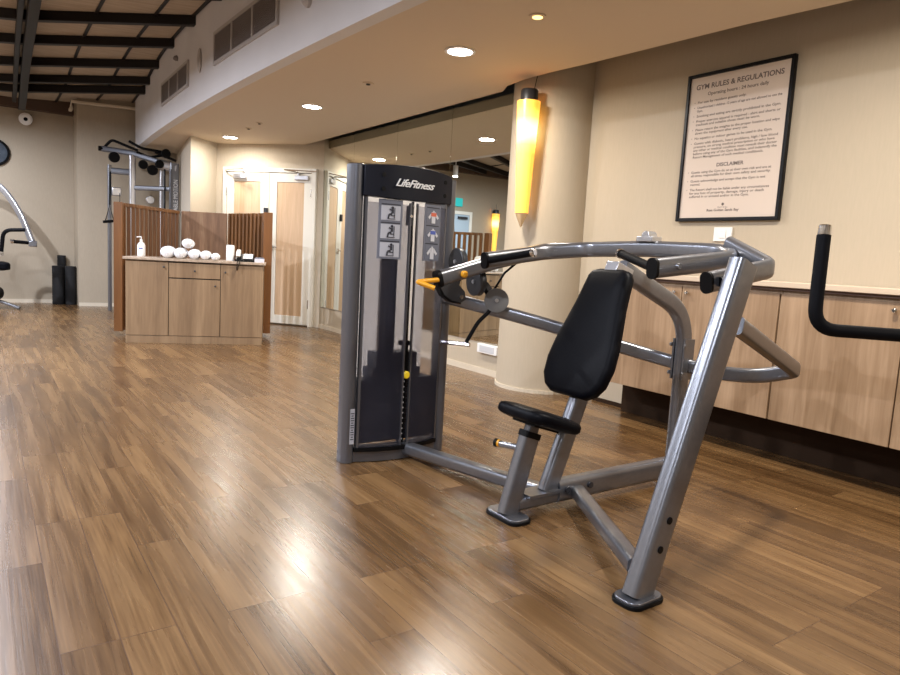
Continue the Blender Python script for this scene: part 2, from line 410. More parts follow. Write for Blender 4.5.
# pale conduit on top of the chase
b = BM(); sweep(b, [(1.16, 11.95, 2.96), (1.16, 11.78, 2.96), (1.16, 11.77, 3.06), (2.05, 11.60, 3.07)], profile(.045, .045, .01, 2)); trim(b, M['skirting'])
# skirtings
def base(name, pts, h=.055, t=.012, m='skirting'):
    b = BM()
    for p, q in zip(pts, pts[1:]): wallpanel(b, p, q, 0, h, t)
    o = link(name, b, M[m]); o['kind'] = 'structure'
base('baseboard_far', [(1.235, 12.338), (-4.1, 12.338)], t=-.012)
base('baseboard_chase', [(1.235, 11.79), (2.9, 11.545)], t=-.012)
base('baseboard_alcove', [(3.81, 4.56), (3.81, 8.56)])
base('baseboard_pier', [(2.30, 9.41), (2.73, 9.78)], t=-.012)
base('baseboard_column', [(3.93+.37*math.cos(math.radians(a)), 4.215+.37*math.sin(math.radians(a))) for a in range(120, 250, 6)], t=-.012, h=.028)
base('baseboard_right', [(3.95, -4.1), (3.95, 3.6)], m='cavity', h=.03)

# ------------------------------------------------------------------ door_1 : the white double door
E2 = Vector((e.x, e.y, 0)); NN = Vector((en.x, en.y, 0)); UP = Vector((0, 0, 1))
def dpt(s, off, z): p = dw(s, off); return Vector((p.x, p.y, z))
def dbox(b, s0, s1, z0, z1, o0, o1, mi=0):
    obox(b, dpt((s0+s1)/2, (o0+o1)/2, (z0+z1)/2), E2, NN, UP, (s1-s0)/2, (o1-o0)/2, (z1-z0)/2, mi)
d1 = empty('door_1', dpt(-.56, 0, 0)); d1['kind'] = 'structure'
def f(b):
    dbox(b, -1.255, -1.20, 0, 2.14, .0, .05); dbox(b, .09, .155, 0, 2.14, .0, .05); dbox(b, -1.20, .09, 2.08, 2.14, 0, .05)
part('door_frame', M['doorwhite'], d1, f, .004)
for s0, s1, i0, i1 in ((-1.195, -.546, -1.085, -.675), (-.538, .085, -.425, -.02)):
    def f(b, s0=s0, s1=s1, i0=i0, i1=i1):
        dbox(b, s0, i0, .02, 2.075, .006, .034); dbox(b, i1, s1, .02, 2.075, .006, .034)
        dbox(b, i0, i1, 1.955, 2.075, .006, .034); dbox(b, i0, i1, .02, .135, .006, .034)
    leaf = part('door_leaf', M['doorwhite'], d1, f, .003)
    part('wood_panel', M['doorwood'], leaf, lambda b, i0=i0, i1=i1: dbox(b, i0+.002, i1-.002, .137, 1.953, .010, .026))
def closer(s, dirn):
    def f(b):
        dbox(b, s-.10, s+.10, 1.985, 2.045, .034, .075)
        cyl(b, dpt(s+.05*dirn, .055, 2.045), .018, .03)
    c = part('door_closer', M['silver2'], d1, f, .006)
    def g(b): sweep(b, [dpt(s+.05*dirn, .06, 2.085), dpt(s+.16*dirn, .24, 2.095), dpt(s-.22*dirn, .07, 2.10)], circ(.008, 8))
    part('closer_arm', M['chrome'], c, g)
closer(-.98, 1); closer(-.05, -1)
def f(b): dbox(b, -.605, -.555, 1.50, 1.60, .034, .07)
part('door_latch', M['darkgrey'], d1, f, .004)
def f(b): dbox(b, -.515, -.47, 1.02, 1.10, .034, .05); sweep(b, [dpt(-.49, .05, 1.07), dpt(-.49, .09, 1.07), dpt(-.38, .09, 1.07)], circ(.008, 8), rad=.01)
part('door_handle', M['chrome'], d1, f)
for z in (.25, 1.75):
    part('door_hinge', M['chrome'], d1, lambda b, z=z: (cyl(b, dpt(-1.198, .045, z), .009, .12), cyl(b, dpt(.088, .045, z), .009, .12)))
# door_2 : pale blue door on the far wall, seen in the mirror
d2 = empty('door_2', (-1.0, 12.35, 0)); d2['kind'] = 'structure'
def f(b): box(b, -1.50, -1.43, 12.31, 12.35, 0, 2.1); box(b, -.57, -.50, 12.31, 12.35, 0, 2.1); box(b, -1.43, -.57, 12.31, 12.35, 2.03, 2.1)
part('door_frame', M['doorwhite'], d2, f, .003)
part('door_leaf', M['bluedoor'], d2, lambda b: box(b, -1.425, -.575, 12.32, 12.348, .01, 2.025), .003)
part('door_closer', M['darkgrey'], d2, lambda b: box(b, -1.35, -1.1, 12.27, 12.32, 1.93, 1.98), .004)

# ------------------------------------------------------------------ mirrors
seams = [4.565, 5.556, 6.61, 7.66, 8.555]
mlab = ['tall frameless wall mirror panel beside the round column, nearest of the mirror row',
        'tall frameless wall mirror panel directly behind the weight tower header',
        'tall frameless mirror panel behind the left edge of the weight tower',
        'tall frameless wall mirror panel nearest the white double doors']
for i in range(4):
    b = BM(); box(b, 3.80, 3.809, seams[i]+.002, seams[i+1]-.002, .295, 2.97)
    tag(link('wall_mirror', b, M['mirror'], bevel=.0015), mlab[i], 'mirror', 'wall mirror panels')

# ------------------------------------------------------------------ wall cabinets and worktop
def cabinet(y0, y1, lab):
    t = tag(empty('wall_cabinet', (3.6, (y0+y1)/2, .25)), lab, 'cabinet', 'wood wall cabinets')
    part('body', M['oak'], t, lambda b: box(b, 3.622, 3.948, y0, y1, .25, .975))
    ym = (y0+y1)/2
    for a, c, ky in ((ym+.003, y1-.003, ym+.045), (y0+.003, ym-.003, ym-.045)):
        d = part('door', M['oak'], t, lambda b, a=a, c=c: box(b, 3.60, 3.620, a, c, .252, .955), .002)
        part('knob', M['chrome'], d, lambda b, ky=ky: lathe(b, [(.005, 0), (.005, .012), (.012, .016), (.012, .024), (.007, .028)], (3.60, ky, .918), (-1, 0, 0), 14))
    return t
cabinet(1.987, 3.25, 'oak veneer wall cabinet behind the backrest, below the framed rules poster')
cabinet(.745, 1.983, 'oak veneer wall cabinet behind the black curved handle at right')
cabinet(-.50, .741, 'oak veneer wall cabinet past the right edge of the picture')
t = tag(empty('worktop', (3.75, 1.4, .975)), 'long cream worktop with dark underside running over the wall cabinets', 'worktop')
part('top', M['counter'], t, lambda b: box(b, 3.57, 3.949, -.55, 3.30, .990, 1.022), .004)
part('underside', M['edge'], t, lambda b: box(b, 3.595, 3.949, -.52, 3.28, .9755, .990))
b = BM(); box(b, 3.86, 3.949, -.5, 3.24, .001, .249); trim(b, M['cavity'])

# light switch plate, outlet
t = tag(empty('switch_plate', (3.95, 2.585, 1.31)), 'small white switch plate on the wall under the poster', 'switch')
part('plate', M['white'], t, lambda b: box(b, 3.936, 3.9495, 2.535, 2.665, 1.255, 1.345), .003)
part('rocker', M['white'], t, lambda b: box(b, 3.931, 3.936, 2.575, 2.625, 1.275, 1.325), .002)
t = tag(empty('wall_socket', (3.81, 4.78, .24)), 'white socket box on the wall under the mirror beside the column', 'socket')
part('plate', M['white'], t, lambda b: box(b, 3.770, 3.8085, 4.62, 4.91, .20, .285), .004)
part('socket_face', M['phonegrey'], t, lambda b: box(b, 3.767, 3.770, 4.66, 4.87, .215, .270), .001)

# ------------------------------------------------------------------ rules poster
px0 = 3.915
t = tag(empty('framed_poster', (3.95, 2.595, 1.385)), 'black framed gym rules and regulations poster hanging above the wall cabinets', 'poster')
ya, yb, za, zb = 2.229, 2.958, 1.385, 2.345
def f(b):
    w = .022
    box(b, px0, 3.949, ya, ya+w, za, zb); box(b, px0, 3.949, yb-w, yb, za, zb)
    box(b, px0, 3.949, ya+w, yb-w, za, za+w); box(b, px0, 3.949, ya+w, yb-w, zb-w, zb)
part('frame', M['frameblack'], t, f, .003)
sheet = part('paper', M['paper'], t, lambda b: box(b, 3.928, 3.94, ya+.021, yb-.021, za+.021, zb-.021))
XA = (0, -1, 0); YA = (0, 0, 1)
def pl(s, size, y, z, width=None, align='LEFT', bold=0., nm='lettering'):
    return text(nm, s, size, M['ink2'], sheet, (3.9278, y, z), XA, YA, width=width, align=align, depth=.0003, bold=bold)
yc = (ya+yb)/2
pl('GYM RULES & REGULATIONS', .045, yc, 2.245, .60, 'CENTER', .0011, 'poster_heading')
pl('Operating hours : 24 hours daily', .030, yc, 2.200, .42, 'CENTER', .0005)
lines = ["For use by resident guests only.", "", "Unauthorised / children 12 years of age are not allowed to use the", "Gym.", "",
 "Smoking and eating are strictly prohibited in the Gym.", "", "Proper exercise apparel is required - shirt and shorts or",
 "tracksuit and suitable shoes must be worn.", "", "Please return the weights to the proper location and wipe",
 "down the equipment after every use.", "", "No aquatics or indoor games to be used in the Gym.", "",
 "Guests with diabetic, heart problems, high / low blood", "pressure, on strong medical prescription or who have",
 "any other or medical condition must consult their doctor", "before using any of the Gym facilities, and indemnify the", "Resort Management of such medical condition/s."]
z = 2.155
for s in lines:
    if s: pl(s, .0215, yb-.085, z, min(.58, .0108*len(s)), bold=.0003)
    z -= .0225 if s else .0105
for zz in (2.155, 2.122, 2.067, 2.034, 1.978, 1.922, 1.889): pl('•', .022, yb-.06, zz)
pl('DISCLAIMER', .032, yc, 1.735, .19, 'CENTER', .0008)
z = 1.70
for s in ["Guests using the Gym do so at their own risk and are at", "all times responsible for their own safety and security.", "",
 "Guests acknowledge and accept that the Gym is not", "manned.", "", "The Resort shall not be liable under any circumstances",
 "for any loss of property, damage, injury or death", "suffered in or around and/or in the Gym."]:
    if s: pl(s, .0215, yb-.085, z, min(.56, .0108*len(s)), bold=.0003)
    z -= .0225 if s else .0125
for zz in (1.70, 1.642, 1.585): pl('•', .022, yb-.06, zz)
part('emblem', M['ink2'], sheet, lambda b: lathe(b, [(0, 0), (.010, 0), (.010, .0006), (0, .0006)], (3.9278, yc+.02, 1.492), (-1, 0, 0), 6), smooth=False)
pl('Resort & Spa', .012, yc+.02, 1.470, .07, 'CENTER')
pl('Rasa Golden Sands Bay', .022, yc+.02, 1.448, .23, 'CENTER', .0006)

# ------------------------------------------------------------------ round column lamp, its twin on the far wall
def sconce(P, ax, lab, s=1.):
    """P: point on wall at the foot of the glass; ax: unit vector away from wall"""
    ax = Vector(ax); c = Vector(P)+ax*.105
    t = tag(empty('wall_lamp', c), lab, 'lamp', None)
    bm = BM()
    lathe(bm, [(.052, .0), (.060, .2), (.075, .55), (.090, .84), (.090, .845), (.085, .84), (.05, .02)], (0, 0, 0), seg=28)
    me_o = link('glass_shade', bm, M['amber']); me_o.parent = t; me_o.location = (0, 0, 0)
    bm = BM(); lathe(bm, [(.002, -.11), (.006, -.105), (.05, .0), (.04, .01)], (0, 0, 0), seg=20)
    o = link('glass_tip', bm, M['cleartip']); o.parent = t
    bm = BM(); lathe(bm, [(.066, .845), (.066, .925), (.060, .935), (.002, .935)], (0, 0, 0), seg=28)
    o = link('metal_cap', bm, M['darkgrey']); o.parent = t
    def f(b):
        q = c+Vector((0, 0, .88)); sweep(b, [q, Vector(P)+Vector((0, 0, .88))+ax*.003], profile(.05, .06, .005))
    part('wall_bracket', M['darkgrey'], t, f)
    part('cord', M['black'], t, lambda b: sweep(b, [c+Vector((.02, -.03, .93)), c+Vector((.04, -.04, 1.06))], circ(.003, 6)))
    return t
ang = math.radians(178); cx = Vector((3.98+.43*math.cos(ang), 4.06+.43*math.sin(ang)+.07))
sconce((3.578, 4.105, 1.43), (-.925, -.38, 0), 'tall amber glass cone lamp with black cap mounted on the round column')
sconce((-2.12, 12.35, 1.27), (0, -1, 0), 'amber glass cone lamp on the far wall, seen only in the mirror')

# ------------------------------------------------------------------ lights in the lower ceiling
LIGHTS = []
def area(name, loc, size, power, col, parent=None, spread=PI, shape='DISK', rot=(0, 0, 0)):
    li = bpy.data.lights.new(name, 'AREA'); li.shape = shape; li.size = size; li.energy = power; li.color = col; li.spread = spread
    o = bpy.data.objects.new(name, li); COL.objects.link(o); o.rotation_euler = rot
    if parent: o.parent = parent
    o.location = loc; return o
def downlight(x, y, lab, power=37):
    t = tag(empty('ceiling_downlight', (x, y, CZ)), lab, 'light', 'round white downlights')
    part('trim_ring', M['white'], t, lambda b: lathe(b, [(.085, -.001), (.105, -.001), (.106, -.008), (.088, -.010), (.085, -.001)], (x, y, CZ), seg=28, caps=False))
    part('lens', M['lampon'], t, lambda b: lathe(b, [(0, -.003), (.086, -.003), (.086, -.006), (0, -.006)], (x, y, CZ), seg=28))
    area('downlight_lamp', (0, 0, -.014), .17, power, (1, .93, .83), t, spread=math.radians(176))
downlight(2.72, 3.93, 'largest and nearest glowing white downlight in the tan ceiling')
downlight(2.71, 6.42, 'middle glowing white downlight in the tan ceiling, above the bulkhead curve')
downlight(2.70, 9.05, 'farthest glowing white downlight, above the white double doors', 17)
downlight(2.72, 1.43, 'white downlight overhead, above the picture edge')
downlight(2.72, -1.1, 'white downlight behind the camera in the low ceiling')
t = tag(empty('ceiling_spotlight', (2.66, 3.08, CZ)), 'small amber recessed spotlight in the ceiling near the column', 'light')
part('trim_ring', M['ceiling'], t, lambda b: lathe(b, [(.028, -.001), (.05, -.001), (.05, -.006), (.03, -.007), (.028, -.001)], (2.66, 3.08, CZ), seg=20, caps=False))
part('lens', M['spoton'], t, lambda b: lathe(b, [(0, -.002), (.03, -.002), (.03, -.010), (0, -.013)], (2.66, 3.08, CZ), seg=20))
for x, y, r, lab in ((2.68, 5.19, .045, 'tan sprinkler disc in the ceiling between the two nearest downlights'),
                     (2.66, 8.19, .035, 'tan sprinkler disc before the farthest downlight, the farther of the pair'),
                     (2.64, 7.75, .035, 'tan sprinkler disc between the farther downlights, the nearer of the pair')):
    t = tag(empty('sprinkler', (x, y, CZ)), lab, 'sprinkler', 'ceiling sprinkler discs')
    part('cover_plate', M['ceiling'], t, lambda b, x=x, y=y, r=r: lathe(b, [(0, -.008), (r, -.008), (r, .004), (0, .004)], (x, y, CZ), seg=18))
    part('stem', M['gap'], t, lambda b, x=x, y=y, r=r: lathe(b, [(r*.4, -.008), (r*.4, -.016)], (x, y, CZ), seg=14))

# suspended spot cans under the upper ceiling (left, mostly outside the frame)
def can(x, y, lab, power=60, tilt=(0, 0)):
    z = uz(x, y)-.16
    t = tag(empty('track_spotlight', (x, y, z)), lab, 'light', 'hanging white spotlights')
    part('body', M['white'], t, lambda b: lathe(b, [(.046, -.18), (.046, -.20), (.05, -.20), (.05, 0), (.0, .0)], (x, y, z), seg=20, caps=False))
    part('stem', M['white'], t, lambda b: cyl(b, (x, y, z), .008, .20))
    part('lens', M['lampon'], t, lambda b: lathe(b, [(0, -.19), (.045, -.19), (.045, -.195), (0, -.195)], (x, y, z), seg=20))
    area('spot_lamp', (0, 0, -.21), .09, power, (.83, .88, 1), t, spread=PI)
for i, (x, y, p) in enumerate(((-.7, 9.4, 170), (-.6, 6.3, 150), (-.6, 3.2, 100), (-.3, .2, 80), (-2.9, 7.5, 80), (-2.9, 3.0, 70), (-2.9, -1.0, 60), (-.2, 11.2, 30))):
    can(x, y, ['white can spotlight hanging under the dark beams of the upper ceiling'][0], p)

# ------------------------------------------------------------------ bulkhead fittings
def bulk_box(b, y0, y1, z0, z1, d0, d1):
    vs = []
    for y in (y0, y1):
        for d in (d0, d1):
            for z in (z0, z1): vs.append(b.verts.new((fx(y)-d, y, z)))
    for fc in ((0, 1, 3, 2), (4, 6, 7, 5), (0, 4, 5, 1), (2, 3, 7, 6), (0, 2, 6, 4), (1, 5, 7, 3)): b.faces.new([vs[i] for i in fc])
def vent(y0, y1, z0, z1, n, lab):
    t = tag(empty('air_vent', (fx(y0), (y0+y1)/2, z0)), lab, 'vent', 'bulkhead air vents')
    def f(b):
        w = .03
        bulk_box(b, y0, y1, z0, z0+w, 0, .02); bulk_box(b, y0, y1, z1-w, z1, 0, .02)
        for i in range(n+1):
            yy = y0+(y1-y0-w)*i/n; bulk_box(b, yy, yy+w, z0+w, z1-w, 0, .02)
    part('frame', M['ventframe'], t, f)
    for i in range(n):
        a = y0+(y1-y0-.03)*i/n+.03; c = y0+(y1-y0-.03)*(i+1)/n
        def g(b, a=a, c=c):
            bulk_box(b, a, c, z0+.03, z1-.03, .001, .004)
            q = z0+.035
            while q < z1-.035: bulk_box(b, a, c, q, q+.007, .004, .014); q += .016
        part('grille', M['vent'], t, g)
vent(7.66, 9.05, 2.70, 2.97, 3, 'three-panel grey air vent at the far end of the bulkhead')
vent(5.12, 6.70, 2.72, 3.02, 3, 'three-panel grey air vent high on the bulkhead, the nearer one')
vent(2.6, 4.2, 2.72, 3.02, 3, 'grey air vent on the bulkhead overhead, beyond the top of the picture')
t = tag(empty('bulkhead_dome', (fx(7.2), 7.2, 2.87)), 'oval grey dome on the bulkhead between the two vents', 'fitting')
def f(b):
    sph(b, (fx(7.2)-.012, 7.2, 2.87), 1, (.02, .045, .12))  # flattened grey dome set on the bulkhead face
part('housing', M['ventframe'], t, f)
t = tag(empty('bulkhead_detector', (fx(4.6), 4.6, 2.74)), 'small cone shaped fitting on the bulkhead at the top of the picture', 'fitting')
part('housing', M['ventframe'], t, lambda b: lathe(b, [(.05, 0), (.045, .03), (.01, .06), (0, .06)], (fx(4.6), 4.6, 2.76), (-1, 0, -.3), 16))
t = tag(empty('bulkhead_sensor', (fx(8.2), 8.2, 3.1)), 'tiny dark sensor on the bulkhead above the far vent', 'fitting')
part('housing', M['vent'], t, lambda b: lathe(b, [(.03, 0), (.028, .03), (.01, .05), (0, .05)], (fx(8.2), 8.2, 3.1), (-1, 0, -.4), 14))

# ------------------------------------------------------------------ reception desk
A = Vector((1.207, 7.534, 0)); U = Vector((.939, -.344, 0)).normalized(); Wd = Vector((.344, .939, 0)).normalized()
def DP(u, w, z): return A+U*u+Wd*w+Vector((0, 0, z))
def desk_box(b, u0, u1, w0, w1, z0, z1, mi=0):
    obox(b, DP((u0+u1)/2, (w0+w1)/2, (z0+z1)/2), U, Wd, UP, (u1-u0)/2, (w1-w0)/2, (z1-z0)/2, mi)
t = tag(empty('reception_desk', DP(.68, .35, 0)), 'light oak towel desk cabinet with stone top in front of the slatted screen', 'desk')
part('body', M['deskoak'], t, lambda b: desk_box(b, 0, 1.36, .022, .60, .08, .862), .002)
part('plinth', M['deskoak'], t, lambda b: desk_box(b, 0.002, 1.358, .004, .595, 0, .080), .002)
part('desktop', M['deskstone'], t, lambda b: desk_box(b, -.022, 1.382, -.018, .62, .863, .89), .003)
def dk(u, z, par): part('knob', M['darkgrey'], par, lambda b: lathe(b, [(.004, 0), (.004, .012), (.010, .015), (.010, .022), (.004, .025)], DP(u, 0, z), tuple(-Wd), 12))
o = part('door', M['deskoak'], t, lambda b: desk_box(b, .003, .410, 0, .02, .084, .848), .002); dk(.37, .80, o)
o = part('drawer', M['deskoak'], t, lambda b: desk_box(b, .416, .922, 0, .02, .694, .848), .002); dk(.67, .77, o)
o = part('door', M['deskoak'], t, lambda b: desk_box(b, .416, .922, 0, .02, .084, .682), .002); dk(.875, .62, o)
o = part('door', M['deskoak'], t, lambda b: desk_box(b, .928, 1.357, 0, .02, .084, .848), .002); dk(.975, .77, o)
part('shadow_gap', M['gap'], t, lambda b: desk_box(b, .41, .928, .012, .0215, .084, .86))

# slatted screen behind the desk
t = tag(empty('privacy_screen', (2.1, 8.6, 0)), 'waist-high slatted timber screen with solid centre wrapping behind the towel desk', 'screen')
SP = [Vector((1.285, 8.22, 0)), Vector((2.085, 9.10, 0)), Vector((2.62, 8.74, 0)), Vector((2.80, 7.88, 0))]
for p, q, n in ((SP[0], SP[1], 14), (SP[2], SP[3], 10)):
    d = (q-p).normalized(); nn = Vector((-d.y, d.x, 0)); Lg = (q-p).length
    def f(b, p=p, q=q, d=d, nn=nn, Lg=Lg):
        m = (p+q)/2
        for z in (.09, 1.44): obox(b, m+Vector((0, 0, z)), d, nn, UP, Lg/2-.02, .02, .02)
    part('rail', M['slat'], t, f, .002)
    for i in range(n):
        c = p+d*(.04+(Lg-.08)*i/(n-1))
        if n > 10: part('slat', M['slat'], t, lambda b, c=c: obox(b, c+Vector((0, 0, .755)), U, Wd, UP, .0165, .022, .705), .002)
        else: part('slat', M['slat'], t, lambda b, c=c, d=d, nn=nn: obox(b, c+Vector((0, 0, .755)), d, nn, UP, .0165, .040, .705), .002)
d = (SP[2]-SP[1]).normalized(); nn = Vector((-d.y, d.x, 0))
part('solid_panel', M['darkwood'], t, lambda b: obox(b, (SP[1]+SP[2])/2+Vector((0, 0, .755)), d, nn, UP, (SP[2]-SP[1]).length/2-.035, .018, .705), .003)
part('end_post', M['slatpost'], t, lambda b: obox(b, (1.245, 8.16, .755), U, Wd, UP, .044, .045, .705), .003)
part('end_post', M['slatpost'], t, lambda b: obox(b, (2.758, 7.72, .755), U, Wd, UP, .050, .045, .705), .003)

# on the desk
DZ = .8905
def on(u, w, z=0): return DP(u, w, DZ+z)
t = tag(empty('pump_bottle', on(.10, .30)), 'white pump sanitiser bottle on the left of the towel desk', 'bottle')
part('body', M['white'], t, lambda b: lathe(b, [(.036, 0), (.040, .01), (.040, .115), (.030, .14), (.014, .15), (.014, .16)], on(.10, .30), seg=20))
part('pump_head', M['white'], t, lambda b: (cyl(b, on(.10, .30, .16), .014, .02), cyl(b, on(.10, .30, .18), .005, .025), sweep(b, [on(.10, .30, .207), on(.06, .28, .203)], profile(.012, .012, .004))))
part('label_patch', M['figure_blue'], t, lambda b: obox(b, on(.10, .2592, .085), U, Wd, UP, .018, .001, .006))
def towel(u, w, z, L_, r, ang, lab, sq=1.):
    d = (U*math.cos(ang)+Wd*math.sin(ang)).normalized()
    t = tag(empty('rolled_towel', on(u, w, z)), lab, 'towel', 'rolled white towels on the desk')
    def f(b):
        cc = on(u, w, z+r*sq)
        rings = []; side = Vector((-d.y, d.x, 0)); rnd = random.Random(int(u*1000))
        prof = [(0, .3), (.04, .8), (.12, 1), (.5, 1.03), (.88, 1), (.96, .8), (1, .3)]
        for tt, k in prof:
            pt = cc+d*(tt-.5)*L_
            rings.append([b.verts.new(pt+side*r*k*1.05*math.cos(a)*(1+.06*math.sin(3*a+tt*5))+UP*r*k*sq*math.sin(a)) for a in [2*PI*i/20 for i in range(20)]])
        for a_, b_ in zip(rings, rings[1:]):
            for i in range(20): b.faces.new((a_[i], a_[(i+1) % 20], b_[(i+1) % 20], b_[i]))
        b.faces.new(rings[0]); b.faces.new(rings[-1])
    part('roll', M['towel'], t, f, ang=60)
    def g(b):   # the spiral edge of the roll
        c0 = on(u, w, z+r*sq)-d*(L_/2+.002); side = Vector((-d.y, d.x, 0)); pts = []
        for i in range(26):
            a = i*.5; rr = r*.25*(.15+i/26); pts.append(c0+side*rr*math.cos(a)+UP*rr*sq*math.sin(a))
        sweep(b, pts, circ(.003, 5), up=tuple(d))
    part('rolled_edge', M['towel'], t, g)
towel(.385, .20, 0, .27, .062, 1.56, 'leftmost thick rolled white towel on the desk')
towel(.513, .18, 0, .27, .056, 1.56, 'second rolled white towel from the left, partly under the raised roll')
towel(.648, .20, 0, .26, .053, 1.56, 'rolled white towel in the middle of the row on the desk')
towel(.582, .19, .112, .25, .050, 1.56, 'rolled white towel lying on top of the others')
towel(.763, .18, 0, .24, .048, 1.56, 'rolled white towel right of the middle, beside the smallest roll')
towel(.860, .15, 0, .20, .038, 1.56, 'smallest rolled white towel at the right end of the row')
t = tag(empty('paper_cup_holder', on(1.005, .25)), 'white upright dispenser canister on the desk before the screen gap', 'canister')
part('body', M['white'], t, lambda b: prism(b, [tuple((on(1.005, .25)+U*x+Wd*y)[:2]) for x, y in profile(.085, .075, .02)], DZ, DZ+.165), .004)
part('lid', M['white'], t, lambda b: prism(b, [tuple((on(1.005, .25)+U*x+Wd*y)[:2]) for x, y in profile(.075, .065, .018)], DZ+.165, DZ+.172))
t = tag(empty('telephone', on(1.19, .18)), 'black desk telephone with white handset and coiled cord on the desk', 'telephone')
def f(b):
    c = on(1.160, .17)
    vs = [(-.10, -.09, .0), (.10, -.09, 0), (.10, .10, 0), (-.10, .10, 0), (-.096, -.086, .022), (.096, -.086, .022), (.096, .095, .082), (-.096, .095, .082)]
    v = [b.verts.new(c+U*x+Wd*y+UP*z) for x, y, z in vs]
    for q in ((0, 3, 2, 1), (4, 5, 6, 7), (0, 1, 5, 4), (1, 2, 6, 5), (2, 3, 7, 6), (3, 0, 4, 7)): b.faces.new([v[i] for i in q])
part('base', M['black'], t, f, .004)
part('keypad', M['phonegrey'], t, lambda b: obox(b, on(1.195, .175, .058), U, Wd+UP*.33, UP-Wd*.33, .050, .075, .004), .002)
def f(b):
    sweep(b, [on(1.095, .085, .055), on(1.095, .105, .088), on(1.095, .23, .116), on(1.095, .26, .090)], profile(.044, .028, .011), rad=.02)
part('handset', M['white'], t, f)
def f(b):
    pts = []
    for i in range(60):
        s = i/59; u = 1.10-.06*s+.08*s*s; w = .02-.06*math.sin(min(1, s*1.2)*PI/2)*1; z = -.10*math.sin(s*PI)
        pts.append(DP(u, -.034 if .12 < s < .88 else .0+(-.034), DZ+.012+z)+Vector((.004*math.cos(i*1.6), 0, .004*math.sin(i*1.6))))
    sweep(b, [on(1.12, .09, .02), on(1.11, -.02, .012)]+pts+[on(1.15, -.02, .012), on(1.16, .10, .02)], circ(.004, 6))
part('cord', M['black'], t, f)
t = tag(empty('paper_box', on(1.31, .16)), 'pale tray of papers at the right end of the towel desk', 'box')
part('tray', M['pinkpaper'], t, lambda b: desk_box(b, 1.265, 1.365, .04, .26, DZ, DZ+.04), .002)
part('paper_stack', M['placard'], t, lambda b: desk_box(b, 1.272, 1.358, .05, .25, DZ+.040, DZ+.052))

# ------------------------------------------------------------------ shoulder press machine
SM = tag(empty('shoulder_press_machine', (2.1, 2.02, 0)), 'silver framed shoulder press machine with black seat and weight tower on the wood floor', 'exercise machine')
YM = 2.02
post = profile(.056, .098, .02, 4)
# floor beam and feet
part('floor_beam', M['silver'], SM, lambda b: sweep(b, [(2.02, YM, .075), (2.83, YM, .075)], profile(.07, .10, .025), rad=0), .0)
part('front_beam', M['silver'], SM, lambda b: sweep(b, [(1.80, YM, .052), (2.12, YM, .058)], profile(.055, .06, .02)))
def f(b):
    for x in (2.06, 2.20):
        for s in (-1, 1): cyl(b, (x, YM+.034*s, .085), .014, .012*1, (0, s, 0), 12)
part('bolt', M['darkgrey'], SM, f)
def foot(c, a, w, name='foot_plate'):
    c = Vector(c)
    def f(b):
        prism(b, [(c.x+x*math.cos(a)-y*math.sin(a), c.y+x*math.sin(a)+y*math.cos(a)) for x, y in profile(w[0], w[1], min(w)*.35, 5)], .012, .022)
    o = part(name, M['silver'], SM, f, .002)
    part('rubber_foot', M['black'], o, lambda b: prism(b, [(c.x+x*math.cos(a)-y*math.sin(a), c.y+x*math.sin(a)+y*math.cos(a)) for x, y in profile(w[0]+.012, w[1]+.012, min(w)*.38, 5)], .0, .014), .002)
foot((1.765, YM, 0), 0, (.10, .19)); foot((1.695, 1.29, 0), 0, (.15, .10)); foot((2.83, YM, 0), 0, (.12, .16))
# seat post
part('seat_post', M['silver'], SM, lambda b: sweep(b, [(1.760, YM, .018), (1.855, YM, .345)], profile(.052, .088, .016), up=(-1, 0, .25)), .0)
part('post_collar', M['black'], SM, lambda b: sweep(b, [(1.850, YM, .330), (1.858, YM, .354)], profile(.062, .092, .018), up=(-1, 0, .25)))
part('seat_slider', M['column_metal'], SM, lambda b: sweep(b, [(1.855, YM, .345), (1.872, YM, .398)], profile(.040, .060, .012), up=(-1, 0, .25)))
pk = part('adjuster_knob', M['silver'], SM, lambda b: cyl(b, (1.815, YM+.02, .285), .013, .10, (-.35, .93, .0), 14))
part('knob_tip', M['yellow'], pk, lambda b: cyl(b, (1.815-.35*.09, YM+.02+.93*.09, .285), .016, .014, (-.35, .93, 0), 14))
part('knob_cap', M['black'], pk, lambda b: cyl(b, (1.815-.35*.10, YM+.02+.93*.10, .285), .019, .016, (-.35, .93, 0), 14, .003))
